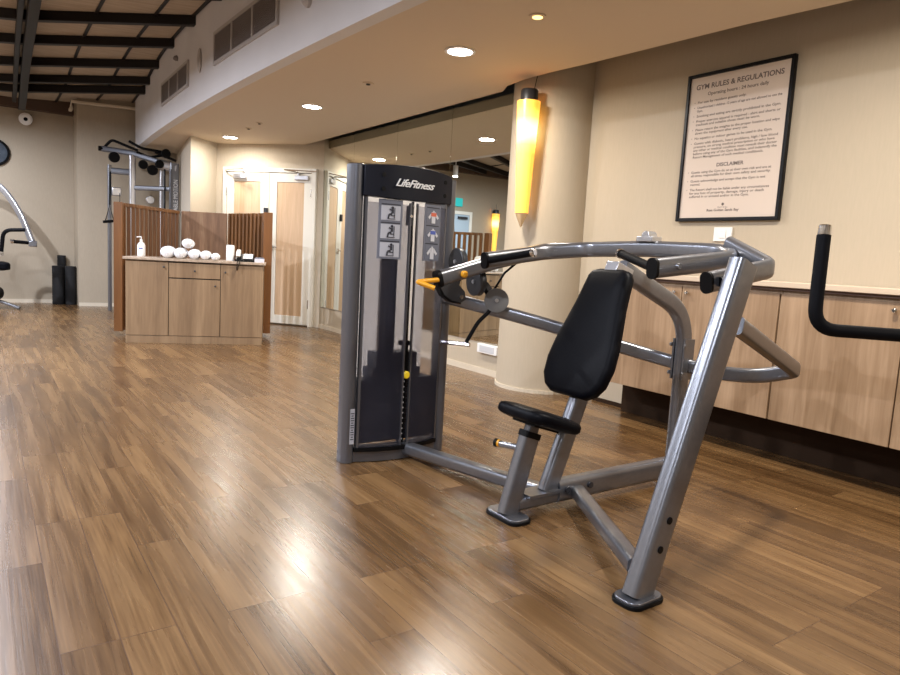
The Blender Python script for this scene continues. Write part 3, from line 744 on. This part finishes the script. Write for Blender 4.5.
# seat pad (tilts back)
def pad(bm, c, ax, ay, outline, th, bev):
    """cushion: outline polygon in (ax, ay) plane, thickness th along normal, rounded edges"""
    ax = Vector(ax).normalized(); ay = Vector(ay).normalized(); nz = ax.cross(ay).normalized(); c = Vector(c)
    cxm = sum(p[0] for p in outline)/len(outline); cym = sum(p[1] for p in outline)/len(outline)
    layers = []
    steps = 5
    for i in range(steps+1):
        a = -PI/2+PI*i/steps; layers.append((bev*(1-math.cos(a)), th/2*0+ (th/2-bev)*(1 if a > 0 else -1)+bev*math.sin(a)) if abs(a) > .01 else (0, 0))
    rings = []
    n = len(outline)
    for ins, h in layers:
        rg = []
        for i, (x, y) in enumerate(outline):
            x0, y0 = outline[i-1]; x1, y1 = outline[(i+1) % n]
            tx, ty = x1-x0, y1-y0; l = math.hypot(tx, ty) or 1; nx, ny = -ty/l, tx/l
            if nx*(cxm-x)+ny*(cym-y) < 0: nx, ny = -nx, -ny
            rg.append(bm.verts.new(c+ax*(x+nx*ins)+ay*(y+ny*ins)+nz*h))
        rings.append(rg)
    for a, b in zip(rings, rings[1:]):
        for i in range(n): bm.faces.new((a[i], a[(i+1) % n], b[(i+1) % n], b[i]))
    for rg in (rings[0], rings[-1]):
        # inner ring for a smooth crown
        inner = [bm.verts.new(Vector(v.co)*.0+(c+(Vector(v.co)-c)*.75)+nz*((1 if rg is rings[-1] else -1)*(th*.12)+(.25*(Vector(v.co)-c).dot(nz)))) for v in rg]
        for i in range(n): bm.faces.new((rg[i], rg[(i+1) % n], inner[(i+1) % n], inner[i]))
        bm.faces.new(inner)
seat_out = profile(.28, .32, .07, 6)
seat_out = [(x, y*(1-.16*(x/.15)) if False else y*(1.0-.12*max(0, -x/.15))) for x, y in seat_out]
tilt = math.radians(17)
sc = Vector((1.893, YM, .412))
sax = Vector((math.cos(tilt), 0, -math.sin(tilt))); say = Vector((0, 1, 0))
st = part('seat', M['vinyl'], SM, lambda b: pad(b, sc, sax, say, seat_out, .050, .022), ang=50)
part('seat_pan', M['black'], st, lambda b: obox(b, sc-Vector((math.sin(tilt), 0, math.cos(tilt)))*.034, sax, say, sax.cross(say), .07, .07, .006))
# backrest support post, upright with bend
part('back_post', M['silver'], SM, lambda b: sweep(b, [(1.975, YM, .08), (2.13, YM, .485), (2.345, YM, .98)], profile(.052, .085, .016), up=(-1, 0, .3), rad=.1))
part('base_plate', M['silver'], SM, lambda b: obox(b, (1.93, YM, .085), (1, 0, 0), (0, 1, 0), UP, .09, .045, .006))
part('rear_upright', M['silver'], SM, lambda b: sweep(b, [(2.83, YM, .05), (2.83, YM, .845), (2.33, YM, 1.045)], profile(.052, .082, .018), up=(-1, 0, 0.001), rad=.17, seg=10))
part('head_bracket', M['silver2'], SM, lambda b: obox(b, (2.315, YM, 1.035), (1, 0, -.35), (0, 1, 0), (.35, 0, 1), .055, .035, .026), .004)
def f(b):
    for s in (-1, 1):
        obox(b, (2.83, YM+.031*s, .62), (1, 0, 0), (0, 1, 0), UP, .038, .005, .10)
        for z in (.55, .69): cyl(b, (2.79, YM+.036*s, z), .010, .010, (0, s, 0), 10)
part('clamp_plate', M['silver'], SM, f)
# backrest
bt = math.radians(22)
bax = Vector((0, -1, 0)); bay = Vector((math.sin(bt), 0, math.cos(bt)))
bout = []
hh = [(.0, .085), (.025, .125), (.07, .150), (.15, .160), (.24, .152), (.33, .135), (.42, .118), (.50, .108), (.555, .102), (.582, .085), (.590, .055)]
for h_, w_ in hh: bout.append((w_*1.17, h_-.295))
for h_, w_ in hh[::-1]: bout.append((-w_*1.17, h_-.295))
bc = Vector((2.170, YM, .764))
br = part('backrest', M['vinyl'], SM, lambda b: pad(b, bc, bax, bay, bout, .062, .026), ang=50)
part('backrest_board', M['black'], br, lambda b: obox(b, bc+Vector((math.cos(bt), 0, -math.sin(bt)))*.036, bax, bay, Vector((math.cos(bt), 0, -math.sin(bt))), .075, .22, .006))
# slanted near post, its floor brace
part('slanted_post', M['silver'], SM, lambda b: sweep(b, [(1.690, 1.29, .015), (2.088, 1.29, 1.088)], profile(.062, .105, .020), up=(-1, 0, .37)))
def f(b):
    for z, x in ((.17, 1.745), (.26, 1.778)): cyl(b, (x-.0, 1.2590, z), .012, .0035, (0, -1, 0), 14)
part('post_hole_plug', M['black'], SM, f)
part('floor_brace', M['silver'], SM, lambda b: sweep(b, [(2.13, YM-.03, .065), (1.735, 1.335, .085)], profile(.062, .055, .016)))
# lever head: V tube around the post top
oval = profile(.045, .074, .021, 5)
vt = part('counter_arm', M['silver'], SM, lambda b: sweep(b, [(2.035, 1.385, 1.015), (2.425, 1.385, 1.078), (2.50, 1.62, 1.165)], oval, rad=.035, seg=5))
part('end_cap', M['black'], vt, lambda b: sweep(b, [(2.030, 1.385, 1.014), (2.042, 1.385, 1.016)], profile(.047, .076, .022, 5)))
part('grip', M['foamgrip'], vt, lambda b: sweep(b, [(2.07, 1.36, 1.02), (2.13, 1.36, 1.03)], circ(.017)))
# the yoke: near arm, crossbar behind the head, far arm
part('yoke', M['silver'], SM, lambda b: sweep(b, [(1.975, 1.57, 1.053), (2.44, 1.545, 1.105), (2.52, 1.66, 1.135), (2.50, 2.02, 1.142), (2.46, 2.36, 1.13), (2.30, 2.49, 1.105), (1.925, 2.49, 1.048)], oval, rad=.06, seg=5))
def capgrip(c, g, nm='handle'):
    c = Vector(c); g = Vector(g)
    o = part('end_cap', M['black'], SM, lambda b: sweep(b, [c+Vector((-.004, 0, 0)), c+Vector((.010, 0, .001))], profile(.047, .077, .022, 5)))
    d = (g-c).normalized()
    gg = part('hand_grip', M['foamgrip'], SM, lambda b: sweep(b, [c+Vector((.012, 0, 0))+d*.02, g], circ(.0165, 16)))
    part('grip_end', M['chrome'], gg, lambda b: lathe(b, [(.019, 0), (.0195, .004), (.0195, .014), (.014, .018)], g, tuple(d), 16))
capgrip((1.975, 1.57, 1.053), (2.07, 1.80, 1.103))
capgrip((1.925, 2.49, 1.048), (1.985, 2.23, 1.093))
part('arm_bolt', M['chrome'], SM, lambda b: cyl(b, (2.08, 1.545, 1.066), .011, .014, (0, -1, 0), 12))
# pivot bracket on the crossbar
def f(b):
    obox(b, (2.50, 2.02, 1.185), (1, 0, 0), (0, 1, 0), UP, .035, .045, .012)
    cyl(b, (2.47, 2.02, 1.20), .022, .06, (1, 0, 0), 16)
part('pivot_bracket', M['silver2'], SM, f, .003)
part('sticker', M['orange'], SM, lambda b: obox(b, (2.428, 2.385, 1.128), (1, 0, 0), (0, 1, 0), UP, .001, .016, .011))
# input lever to the tower, cam, yellow range pin
part('input_lever', M['silver'], SM, lambda b: sweep(b, [(1.765, 2.63, .950), (2.10, 2.63, 1.045), (2.44, 2.63, 1.12), (2.47, 2.36, 1.13)], profile(.05, .074, .02, 5), rad=.05))
lc = part('lever_end_ring', M['black'], SM, lambda b: sweep(b, [(1.755, 2.63, .947), (1.775, 2.63, .953)], profile(.058, .082, .024, 5)))
cam = BM()
pts = [(1.772, .935), (1.782, .89), (1.81, .85), (1.855, .822), (1.91, .812), (1.945, .83), (1.935, .87), (1.90, .90), (1.925, .965), (1.85, .965)]; pts = [(x-.02, z+.025) for x, z in pts]
for yy in (2.60, 2.66): pass
vs0 = [cam.verts.new((x, 2.615, z)) for x, z in pts]; vs1 = [cam.verts.new((x, 2.645, z)) for x, z in pts]
cam.faces.new(vs0); cam.faces.new(vs1[::-1])
for i in range(len(pts)): cam.faces.new((vs0[i], vs0[(i+1) % len(pts)], vs1[(i+1) % len(pts)], vs1[i]))
cm = link('cam_plate', cam, M['pulleydark'], SM, bevel=.003)
part('cam_rim', M['black'], cm, lambda b: sweep(b, [(x, 2.63, z) for x, z in pts[:5]], profile(.045, .010, .004)))
part('cam_bolt', M['chrome'], cm, lambda b: cyl(b, (1.888, 2.614, .868), .011, .012, (0, -1, 0), 12))
def f(b): sweep(b, [(1.768, 2.615, .948), (1.632, 2.60, .935), (1.695, 2.55, .910)], circ(.0115, 12), rad=.012)
part('range_lever', M['yellow'], SM, f)
part('range_pin', M['yellow'], SM, lambda b: lathe(b, [(.011, 0), (.017, .004), (.017, .018), (.010, .024)], (1.89, 2.605, .978), (0, -1, 0), 16))
# pulleys
def pulley(c, r, ax, m, th=.028):
    c = Vector(c); ax = Vector(ax).normalized()
    o = part('pulley', M[m], SM, lambda b: lathe(b, [(.0, -th/2), (r*.93, -th/2), (r, -th*.4), (r*.9, -th*.1), (r*.9, th*.1), (r, th*.4), (r*.93, th/2), (0, th/2)], c, tuple(ax), 28))
    part('pulley_hub', M['silver2'], o, lambda b: cyl(b, c-ax*(th/2+.006), .010, th+.012, tuple(ax), 12))
pulley((2.010, 2.82, 1.035), .070, (1, -.05, 0), 'pulleydark', .035)
pulley((2.045, 2.70, .940), .072, (1, -.05, 0), 'pulleydark', .035)
pulley((2.150, 2.66, .850), .062, (-.55, -.83, 0), 'pulley', .022)
def f(b):
    sweep(b, [(2.06, 2.88, 1.00), (2.10, 2.70, .92), (2.18, 2.71, .85)], profile(.012, .05, .004), rad=.02)
part('pulley_bracket', M['darkgrey'], SM, f)
def f(b):
    sweep(b, [(2.05, 2.86, 1.10), (2.03, 2.74, .99), (2.10, 2.69, .90), (2.115, 2.68, .86), (2.135, 2.68, .80), (2.10, 2.74, .73), (2.07, 2.79, .62)], profile(.012, .020, .004), rad=.03)
part('belt', M['black'], SM, f)
part('cable', M['black'], SM, lambda b: sweep(b, [(2.25, 2.60, 1.07), (2.19, 2.66, .99), (2.16, 2.70, .90)], circ(.006, 8)))
part('anchor_rod', M['chrome'], SM, lambda b: sweep(b, [(2.00, 2.94, .605), (2.085, 2.78, .607)], circ(.012, 10)))
# lower crossing tube loop
part('side_tube', M['silver'], SM, lambda b: sweep(b, [(2.02, 2.95, .845), (2.30, 2.62, .765), (2.82, 2.10, .600), (2.88, 1.86, .575), (2.90, 1.66, .590), (2.855, 1.47, .655), (2.13, 1.315, .875)], profile(.045, .068, .02, 5), rad=[0, .1, .1, .08, .10, .03, 0], seg=5))
# base tube to the tower
part('base_tube', M['silver'], SM, lambda b: sweep(b, [(1.80, 2.94, .052), (2.005, YM+.02, .060)], profile(.07, .06, .018)))

# --- the tower
before = set(bpy.data.objects)
def bow(x): return 2.965-.075*(1-((x-1.75)/.31)**2)   # convex front towards the user
def panel(b, x0, x1, z0, z1, off, th, n=8):
    a = []; c = []
    for i in range(n+1):
        x = x0+(x1-x0)*i/n; a.append((x, bow(x)+off)); c.append((x, bow(x)+off+th))
    prism(b, a+c[::-1], z0, z1)
TH = 1.455
for s in (-1, 1):
    xc = 1.75+s*.285
    def f(b, xc=xc, s=s):
        pl_ = [(xc+x*1.0, 2.985+y) for x, y in profile(.072, .10, .034, 6)]
        prism(b, pl_, .0, TH+(.02 if s < 0 else .0))
    cl = part('tower_column', M['column_metal'], SM, f, .003)
part('info_label', M['placard2'], SM, lambda b: obox(b, (1.4735, 2.9345, .19), (1, -.10, 0), (.10, 1, 0), UP, .012, .0012, .09))
part('info_text', M['ink'], SM, lambda b: [obox(b, (1.4735, 2.9328, .125+.012*i), (1, -.10, 0), (.10, 1, 0), UP, .009-.003*(i % 3 == 1), .0006, .0025) for i in range(12)])
# back shroud
def f(b):
    n = 10; a = []; c = []
    for i in range(n+1):
        x = 1.50+.50*i/n; y = 3.12+.05*(1-((x-1.75)/.25)**2); a.append((x, y)); c.append((x, y+.008))
    prism(b, a+c[::-1], .05, 1.42)
part('rear_shroud', M['backing'], SM, f)
part('front_shield', M['shield'], SM, lambda b: panel(b, 1.505, 1.742, .075, 1.30, -.002, .004), ang=30)
part('front_shield', M['shield'], SM, lambda b: panel(b, 1.782, 1.995, .075, 1.30, -.002, .004), ang=30)
def f(b):
    panel(b, 1.500, 1.512, .06, 1.42, -.006, .02, 1); panel(b, 1.736, 1.744, .08, 1.31, -.005, .014, 1)
    panel(b, 1.780, 1.788, .08, 1.31, -.005, .014, 1); panel(b, 1.988, 2.0, .06, 1.42, -.006, .02, 1)
part('shield_edge', M['column_metal'], SM, f)
part('base_panel', M['column_metal'], SM, lambda b: panel(b, 1.49, 2.01, .004, .062, .004, .12))
part('base_bar', M['black'], SM, lambda b: panel(b, 1.488, 2.0, .058, .078, -.012, .02))
# header
def f(b):
    n = 14; fr = []; bk = []
    for i in range(n+1):
        x = 1.486+.536*i/n; fr.append((x, bow(x)-.022)); bk.append((x, bow(x)+.03))
    lo = []; hi = []; lob = []; hib = []
    for i in range(n+1):
        tt = (i/n*2-1); zt = 1.472+.016*(1-tt*tt)-.006*(i/n); zb = 1.327-.006*(1-tt*tt)
        lo.append(b.verts.new((*fr[i], zb))); hi.append(b.verts.new((*fr[i], zt))); lob.append(b.verts.new((*bk[i], zb))); hib.append(b.verts.new((*bk[i], zt)))
    for i in range(n):
        b.faces.new((lo[i], lo[i+1], hi[i+1], hi[i])); b.faces.new((lob[i+1], lob[i], hib[i], hib[i+1]))
        b.faces.new((hi[i], hi[i+1], hib[i+1], hib[i])); b.faces.new((lo[i+1], lo[i], lob[i], lob[i+1]))
    b.faces.new((lo[0], hi[0], hib[0], lob[0])); b.faces.new((lo[n], lob[n], hib[n], hi[n]))
hd = part('header', M['header'], SM, f, .003)
def f(b):
    for x in (1.575, 1.955):
        for z in (1.365, 1.432): cyl(b, (x, bow(x)-.0225, z), .011, .003, (0, -1, 0), 14)
part('header_screw', M['black'], hd, f)
text('logo', 'LifeFitness', .052, M['logo'], hd, (1.628, bow(1.75)-.026, 1.383), (1, .012, 0), (0, 0, 1), width=.235, shear=.5, bold=.0006, depth=.002, spacing=.92)
# top pulley housing in the slot
part('slot_housing', M['darkgrey'], SM, lambda b: box(b, 1.738, 1.764, 2.895, 2.93, 1.20, 1.297), .002)
part('slot_catch', M['chrome'], SM, lambda b: lathe(b, [(0, 0), (.008, .0), (.008, .01), (0, .012)], (1.744, 2.893, 1.245), (0, -1, 0), 10))
# placards
def sign(x0, x1, z0, z1, kind):
    def f(b): panel(b, x0, x1, z0, z1, -.007, .004, 4)
    pc = part('placard', M['placard'], SM, f)
    h = (z1-z0-.03)/3
    for i in range(3):
        a = z0+.010+(h+.003)*i; c = a+h-.008
        m = 'placard2' if kind == 0 else 'placard'
        part('picture_panel', M[m], pc, lambda b, a=a, c=c: panel(b, x0+.012, x1-.012, a, c-.008, -.0085, .002, 4))
        part('caption_bar', M['ink'], pc, lambda b, c=c: panel(b, x0+.012, x1-.012, c-.004, c+.001, -.0085, .002, 4))
        xm = (x0+x1)/2; y = bow(xm)-.0105; zm = (a+c-.008)/2
        sl = .15/.31**2*(xm-1.75)
        TT = Vector((1, sl, 0)).normalized(); NO = Vector((sl, -1, 0)).normalized()
        def FP(dx, dz, off=.0): return Vector((xm, y, zm))+TT*dx+UP*dz+NO*(off+.001)
        if kind == 0:
            def g(b):
                cyl(b, FP(.006, .025), .007, .0015, tuple(NO), 12)
                for p, q, w in (((.006, .018), (.006, -.002), .006), ((.004, -.004), (-.012, -.008), .005), ((-.012, -.008), (-.016, -.028), .004), ((.004, .012), (-.010, .018), .003), ((.018, .026), (.018, -.024), .0018), ((.018, -.012), (-.002, -.012), .002), ((-.02, -.028), (.022, -.028), .0014)):
                    P_ = FP(*p); Q_ = FP(*q); d = Q_-P_
                    obox(b, (P_+Q_)/2, d, NO, d.cross(NO), d.length/2, .0007, w)
            part('exercise_diagram', M['ink'], pc, g)
        else:
            mm = ['figure', 'figure_blue', 'figure_red'][i]
            def g(b):
                obox(b, FP(0, -.010), TT, NO, UP, .014, .0008, .026)
                obox(b, FP(0, .022), TT, NO, UP, .005, .0008, .006)
                for q in (-1, 1):
                    dd = (TT*.75*q-UP*.75).normalized()
                    obox(b, FP(q*.021, .003), dd, NO, dd.cross(NO), .020, .0008, .007)
            part('muscle_diagram', M['figure'], pc, g)
            part('muscle_highlight', M[mm], pc, lambda b: obox(b, FP(0, .008, .0012), TT, NO, UP, .020 if mm != 'figure' else .006, .0008, .009))
sign(1.565, 1.690, 1.030, 1.318, 0)
sign(1.828, 1.945, 1.030, 1.322, 1)
# weight stack inside
ws = part('guide_rod', M['chrome'], SM, lambda b: (cyl(b, (1.66, 3.03, .08), .010, 1.25, seg=12), cyl(b, (1.84, 3.03, .08), .010, 1.25, seg=12)))
WS = empty('weight_stack', (-.35, 1.0, .0)); WS.parent = SM
def plate(b, z0, z1, w):
    box(b, 1.752-w, 1.752+w, 2.97, 3.08, z0, z1)
for i in range(12):
    z0 = .085+i*.0275
    bm = BM(); plate(bm, z0, z0+.0255, .235)
    w_ = link('weight_plate', bm, M['stack'], WS, bevel=.002)
bm = BM(); plate(bm, .416, .47, .15); plate(bm, .47, .55, .125); link('head_plate', bm, M['stack'], WS, bevel=.004)
bm = BM(); box(bm, 1.672, 1.735, 2.985, 3.05, .552, 1.32); link('weight_hanger', bm, M['stack'], WS)
part('selector_strip', M['black'], SM, lambda b: box(b, 1.748, 1.776, 2.912, 2.945, .085, .43), .001)
part('selector_hole', M['figure'], SM, lambda b: [cyl(b, (1.762, 2.9115, .105+.0275*i), .0045, .001, (0, -1, 0), 8) for i in range(12)])
part('selector_bracket', M['black'], SM, lambda b: (box(b, 1.757, 1.777, 2.905, 2.945, .43, .60), box(b, 1.735, 1.790, 2.903, 2.945, .595, .618)), .002)
part('selector_pin', M['yellowpin'], SM, lambda b: lathe(b, [(.010, 0), (.020, .004), (.020, .018), (.015, .022), (0, .022)], (1.762, 2.905, .445), (0, -1, 0), 20))
part('stack_cable', M['black'], SM, lambda b: cyl(b, (1.775, 2.925, .61), .004, .69, seg=8))

fit = Matrix.Translation((2.05, 0, 0)) @ Matrix.Diagonal((.955, 1, 1, 1)) @ Matrix.Translation((-2.05, 0, 0))
for o in set(bpy.data.objects)-before:      # the tower is a little narrower than first drawn
    if o.type == 'MESH': W_ = world(o); o.data.transform(W_.inverted() @ fit @ W_)
# ------------------------------------------------------------------ handle of another machine at the right edge
t = tag(empty('machine_handle', (2.41, .36, 0)), 'black padded curved handle with chrome tip entering at the right edge', 'exercise machine')
part('padded_bar', M['foamgrip'], t, lambda b: sweep(b, [(1.758, .874, 1.160), (1.735, .862, .922), (1.908, .735, .918), (2.38, .385, .910)], circ(.0168, 18), up=(.6, .7, .1), rad=.06, seg=8))
part('bar_tip', M['chrome'], t, lambda b: lathe(b, [(.0145, 0), (.0155, .003), (.0155, .024), (.013, .027)], (1.758, .874, 1.159), (.05, 0, 1), 18))
part('upright', M['silver'], t, lambda b: sweep(b, [(2.41, .36, .02), (2.41, .36, 1.0)], profile(.07, .07, .018), up=(1, 0, 0)))
part('base_plate', M['silver'], t, lambda b: box(b, 2.32, 2.52, .24, .48, 0, .02), .004)

# ------------------------------------------------------------------ cable machine behind the screen
t = tag(empty('cable_machine', (1.95, 11.1, 0)), 'tall silver cable crossover machine standing behind the slatted screen', 'exercise machine')
def post_(name, x, y, z0, z1, w, d, m='silver2'):
    return part(name, M[m], t, lambda b: sweep(b, [(x, y, z0), (x, y, z1)], profile(w, d, min(w, d)*.25), up=(0, 1, 0)))
post_('upright', 1.60, 11.10, 0, 2.20, .05, .07, 'silver'); post_('upright', 1.90, 11.05, 0, 2.37, .085, .07)
post_('upright', 2.28, 10.90, 0, 2.18, .07, .07); post_('upright', 2.43, 10.80, 0, 2.30, .13, .09, 'silver')
part('side_bar', M['column_metal'], t, lambda b: sweep(b, [(2.37, 10.75, .05), (2.37, 10.75, 2.2)], profile(.035, .05, .01), up=(0, 1, 0)))
part('crossbar', M['silver'], t, lambda b: sweep(b, [(1.60, 11.10, 2.12), (1.90, 11.05, 2.12)], profile(.06, .09, .015)))
part('crossbar', M['silver'], t, lambda b: sweep(b, [(1.90, 11.05, 1.90), (2.43, 10.80, 1.92)], profile(.05, .07, .015)))
part('top_beam', M['column_metal'], t, lambda b: sweep(b, [(1.50, 11.10, 2.42), (1.90, 11.05, 2.40), (2.43, 10.80, 2.25)], profile(.06, .08, .015)))
part('top_beam', M['silver2'], t, lambda b: sweep(b, [(2.20, 10.85, 2.28), (2.46, 10.80, 2.22)], profile(.10, .14, .04)))
for P_ in ([(1.55, 11.1, 2.46), (1.62, 11.0, 2.55), (1.95, 10.9, 2.43)], [(1.85, 11.0, 2.56), (2.0, 10.9, 2.47), (2.28, 10.85, 2.45)], [(1.95, 11.0, 2.42), (2.12, 10.95, 2.36), (2.4, 10.9, 2.44)], [(2.16, 10.8, 2.43), (2.45, 10.75, 2.33)]):
    part('pull_up_handle', M['black'], t, lambda b, P_=P_: sweep(b, P_, circ(.02, 10), rad=.05))
for P_ in ((1.64, 10.98, 2.30, .075), (2.02, 10.95, 2.24, .065), (2.14, 10.90, 2.17, .075), (2.22, 10.82, 2.26, .06), (2.30, 10.78, 2.42, .065)):
    part('pulley', M['black'], t, lambda b, P_=P_: cyl(b, (P_[0], P_[1]-.02, P_[2]), P_[3], .04, (.1, -1, 0), 20, .004))
part('tip', M['black'], t, lambda b: cyl(b, (1.46, 11.10, 2.42), .035, .05, (1, 0, 0), 14))
part('pulley_carriage', M['silver2'], t, lambda b: box(b, 1.62, 1.74, 10.98, 11.06, 1.76, 1.88), .01)
part('pulley_carriage', M['silver2'], t, lambda b: lathe(b, [(.05, 0), (.06, .01), (.06, .03), (.05, .04)], (2.13, 10.98, 1.74), (0, -1, 0), 16))
part('cable', M['black'], t, lambda b: (cyl(b, (1.72, 10.98, 1.0), .005, .8, seg=6), cyl(b, (2.30, 10.80, .3), .012, 1.9, seg=6)))
hn = part('strap', M['black'], t, lambda b: (sweep(b, [(1.605, 11.02, 2.10), (1.59, 11.0, 1.62)], circ(.012, 8)), sweep(b, [(1.53, 11.0, 1.38), (1.59, 11.0, 1.62), (1.64, 11.0, 1.40)], circ(.008, 8))))
part('stirrup_handle', M['black'], t, lambda b: cyl(b, (1.50, 11.0, 1.37), .02, .16, (1, 0, .15), 12))
part('base_frame', M['column_metal'], t, lambda b: (box(b, 1.55, 1.65, 10.7, 11.3, 0, .05), box(b, 2.2, 2.5, 10.55, 11.1, 0, .06)), .006)
text('lettering', 'CABLE MOTION', .09, M['logo'], t, (2.47, 10.742, 1.55), (0, 0, 1), (-1, 0, 0), width=.5, depth=.001)

t.location += Vector((-.03, 0, -.07))
# ------------------------------------------------------------------ machine at the left edge
t = tag(empty('chest_press_machine', (-.1, 11.2, 0)), 'silver and black press machine cut off by the left edge of the picture', 'exercise machine')
part('press_arm', M['silver2'], t, lambda b: sweep(b, [(-.45, 11.75, 1.90), (.20, 11.62, 1.80), (.46, 11.40, 1.40), (.60, 11.25, .96)], profile(.06, .085, .02), rad=.35, seg=10))
part('arm_foot', M['silver'], t, lambda b: box(b, .56, .66, 11.19, 11.31, .89, .97), .01)
g1 = part('hand_grip', M['foamgrip'], t, lambda b: sweep(b, [(.53, 11.30, 1.12), (.27, 11.36, 1.10), (.24, 11.4, .80)], circ(.026, 10), rad=.10, up=(0, 1, 0)))
part('grip_end', M['chrome'], g1, lambda b: cyl(b, (.24, 11.4, .74), .028, .05, seg=12))
g2 = part('hand_grip', M['foamgrip'], t, lambda b: sweep(b, [(.55, 11.22, .94), (.38, 11.15, .95)], circ(.026, 10)))
part('grip_end', M['chrome'], g2, lambda b: cyl(b, (.34, 11.14, .95), .028, .04, (1, 0, 0), seg=12))
part('seat', M['vinyl'], t, lambda b: pad(b, (.12, 11.35, .60), (1, 0, 0), (0, 1, 0), profile(.44, .40, .08, 5), .10, .03))
part('seat_post', M['silver2'], t, lambda b: sweep(b, [(.0, 11.35, .02), (.0, 11.35, .56)], profile(.08, .08, .02), up=(1, 0, 0)))
part('roller_pad', M['vinyl'], t, lambda b: cyl(b, (.10, 11.15, .22), .10, .24, (.3, .95, 0), 20, .02))
part('roller_stem', M['silver2'], t, lambda b: sweep(b, [(.0, 11.35, .30), (.16, 11.3, .24)], profile(.05, .06, .01)))
part('base_foot', M['silver'], t, lambda b: sweep(b, [(-.3, 11.4, .12), (.18, 11.30, .12), (.44, 11.22, .02)], profile(.10, .035, .01), rad=.05))
part('floor_frame', M['silver'], t, lambda b: box(b, -.8, .05, 11.30, 11.42, 0, .10), .01)
part('mast', M['silver'], t, lambda b: sweep(b, [(-.5, 11.38, .08), (-.5, 11.7, 1.95)], profile(.09, .09, .02), up=(1, 0, 0)))
part('backrest', M['vinyl'], t, lambda b: pad(b, (-.25, 11.4, 1.0), (0, 1, 0), (.15, 0, 1), profile(.30, .66, .08, 5), .09, .03))

# wall clock, speaker, foam rollers
t = tag(empty('wall_clock', (.21, 12.35, 2.25)), 'round dark wall clock cut by the left edge of the picture', 'clock')
part('rim', M['black'], t, lambda b: lathe(b, [(.165, 0), (.20, .0), (.20, .035), (.17, .04), (.165, .03), (.165, 0)], (.20, 12.349, 2.25), (0, -1, 0), 32, caps=False))
part('face', M['clock'], t, lambda b: lathe(b, [(0, .005), (.168, .005), (.168, .02), (0, .02)], (.20, 12.349, 2.25), (0, -1, 0), 32))
part('hands', M['white'], t, lambda b: (obox(b, (.20, 12.325, 2.29), (1, 0, .2), (0, 1, 0), (-.2, 0, 1), .005, .002, .05), obox(b, (.23, 12.325, 2.24), (1, 0, -.2), (0, 1, 0), (.2, 0, 1), .04, .002, .005)))
t = tag(empty('wall_speaker', (.60, 12.35, 2.80)), 'round white speaker with dark centre high on the far wall', 'speaker')
part('housing', M['white'], t, lambda b: lathe(b, [(.04, 0), (.085, .02), (.09, .07), (.06, .09), (0, .085)], (.60, 12.30, 2.79), (0, -1, -.2), 24))
part('lens', M['black'], t, lambda b: lathe(b, [(0, .085), (.028, .087), (.026, .098), (0, .10)], (.60, 12.30, 2.79), (0, -1, -.2), 16))
part('mount', M['darkgrey'], t, lambda b: box(b, .57, .68, 12.28, 12.30, 2.72, 2.86), .004)
def roller(x, y, r, h, lab):
    t = tag(empty('foam_roller', (x, y, 0)), lab, 'foam roller', 'black foam rollers by the far wall')
    part('body', M['foam'], t, lambda b: lathe(b, [(r*.4, 0), (r*.96, 0), (r, .01)]+[(r*(1 if i % 2 else .955), .01+(h-.02)*i/28) for i in range(29)]+[(r, h-.01), (r*.96, h), (r*.4, h), (r*.4, h-.05)], (x, y, 0), seg=24))
    part('core', M['black'], t, lambda b: cyl(b, (x, y, .01), r*.4, h-.06, seg=16))
roller(.985, 12.10, .085, .60, 'wide black foam roller, left of the two short ones on the floor')
roller(1.15, 12.05, .078, .60, 'wide black foam roller standing against the wall corner, right of the three')
roller(1.05, 12.27, .062, .76, 'tallest thin black foam roller standing behind the two wide ones')

# exit sign on the far wall (seen in the mirror)
t = tag(empty('exit_sign', (-1.15, 12.35, 2.3)), 'glowing teal exit sign above the pale blue door, seen in the mirror', 'sign')
part('box', M['exit'], t, lambda b: box(b, -1.20, -.90, 12.29, 12.349, 2.20, 2.38), .004)

# ------------------------------------------------------------------ camera, world, colour
cam = bpy.data.cameras.new('camera'); co = bpy.data.objects.new('camera', cam); COL.objects.link(co)
f_ = 670.; cxx, cyy = 450., 337.5
Vd = Vector((138-cxx, 6000-cyy, f_)).normalized(); up = -Vd
hy = cyy-((-20-cxx)*up.x+f_*up.z)/up.y
Yv = Vector((-20-cxx, hy-cyy, f_)).normalized(); Xv = Yv.cross(up)
R = Matrix((Xv, Yv, up))     # rows: world axes in image-camera coords (x right, y down, z forward)
cx_ = R @ Vector((1, 0, 0)); cy_ = R @ Vector((0, -1, 0)); cz_ = R @ Vector((0, 0, -1))
co.matrix_world = Matrix.Translation((0, 0, 1.05)) @ Matrix((cx_, cy_, cz_)).transposed().to_4x4()
cam.sensor_width = 36; cam.lens = f_/900*36; cam.clip_start = .02; cam.clip_end = 60
scene.camera = co
w = bpy.data.worlds.new('world'); scene.world = w; w.use_nodes = True
w.node_tree.nodes['Background'].inputs[0].default_value = (.6, .6, .65, 1); w.node_tree.nodes['Background'].inputs[1].default_value = .02
vs = scene.view_settings; vs.view_transform = 'Standard'; vs.look = 'None'; vs.gamma = 1; vs.exposure = .25; vs.use_curve_mapping = False
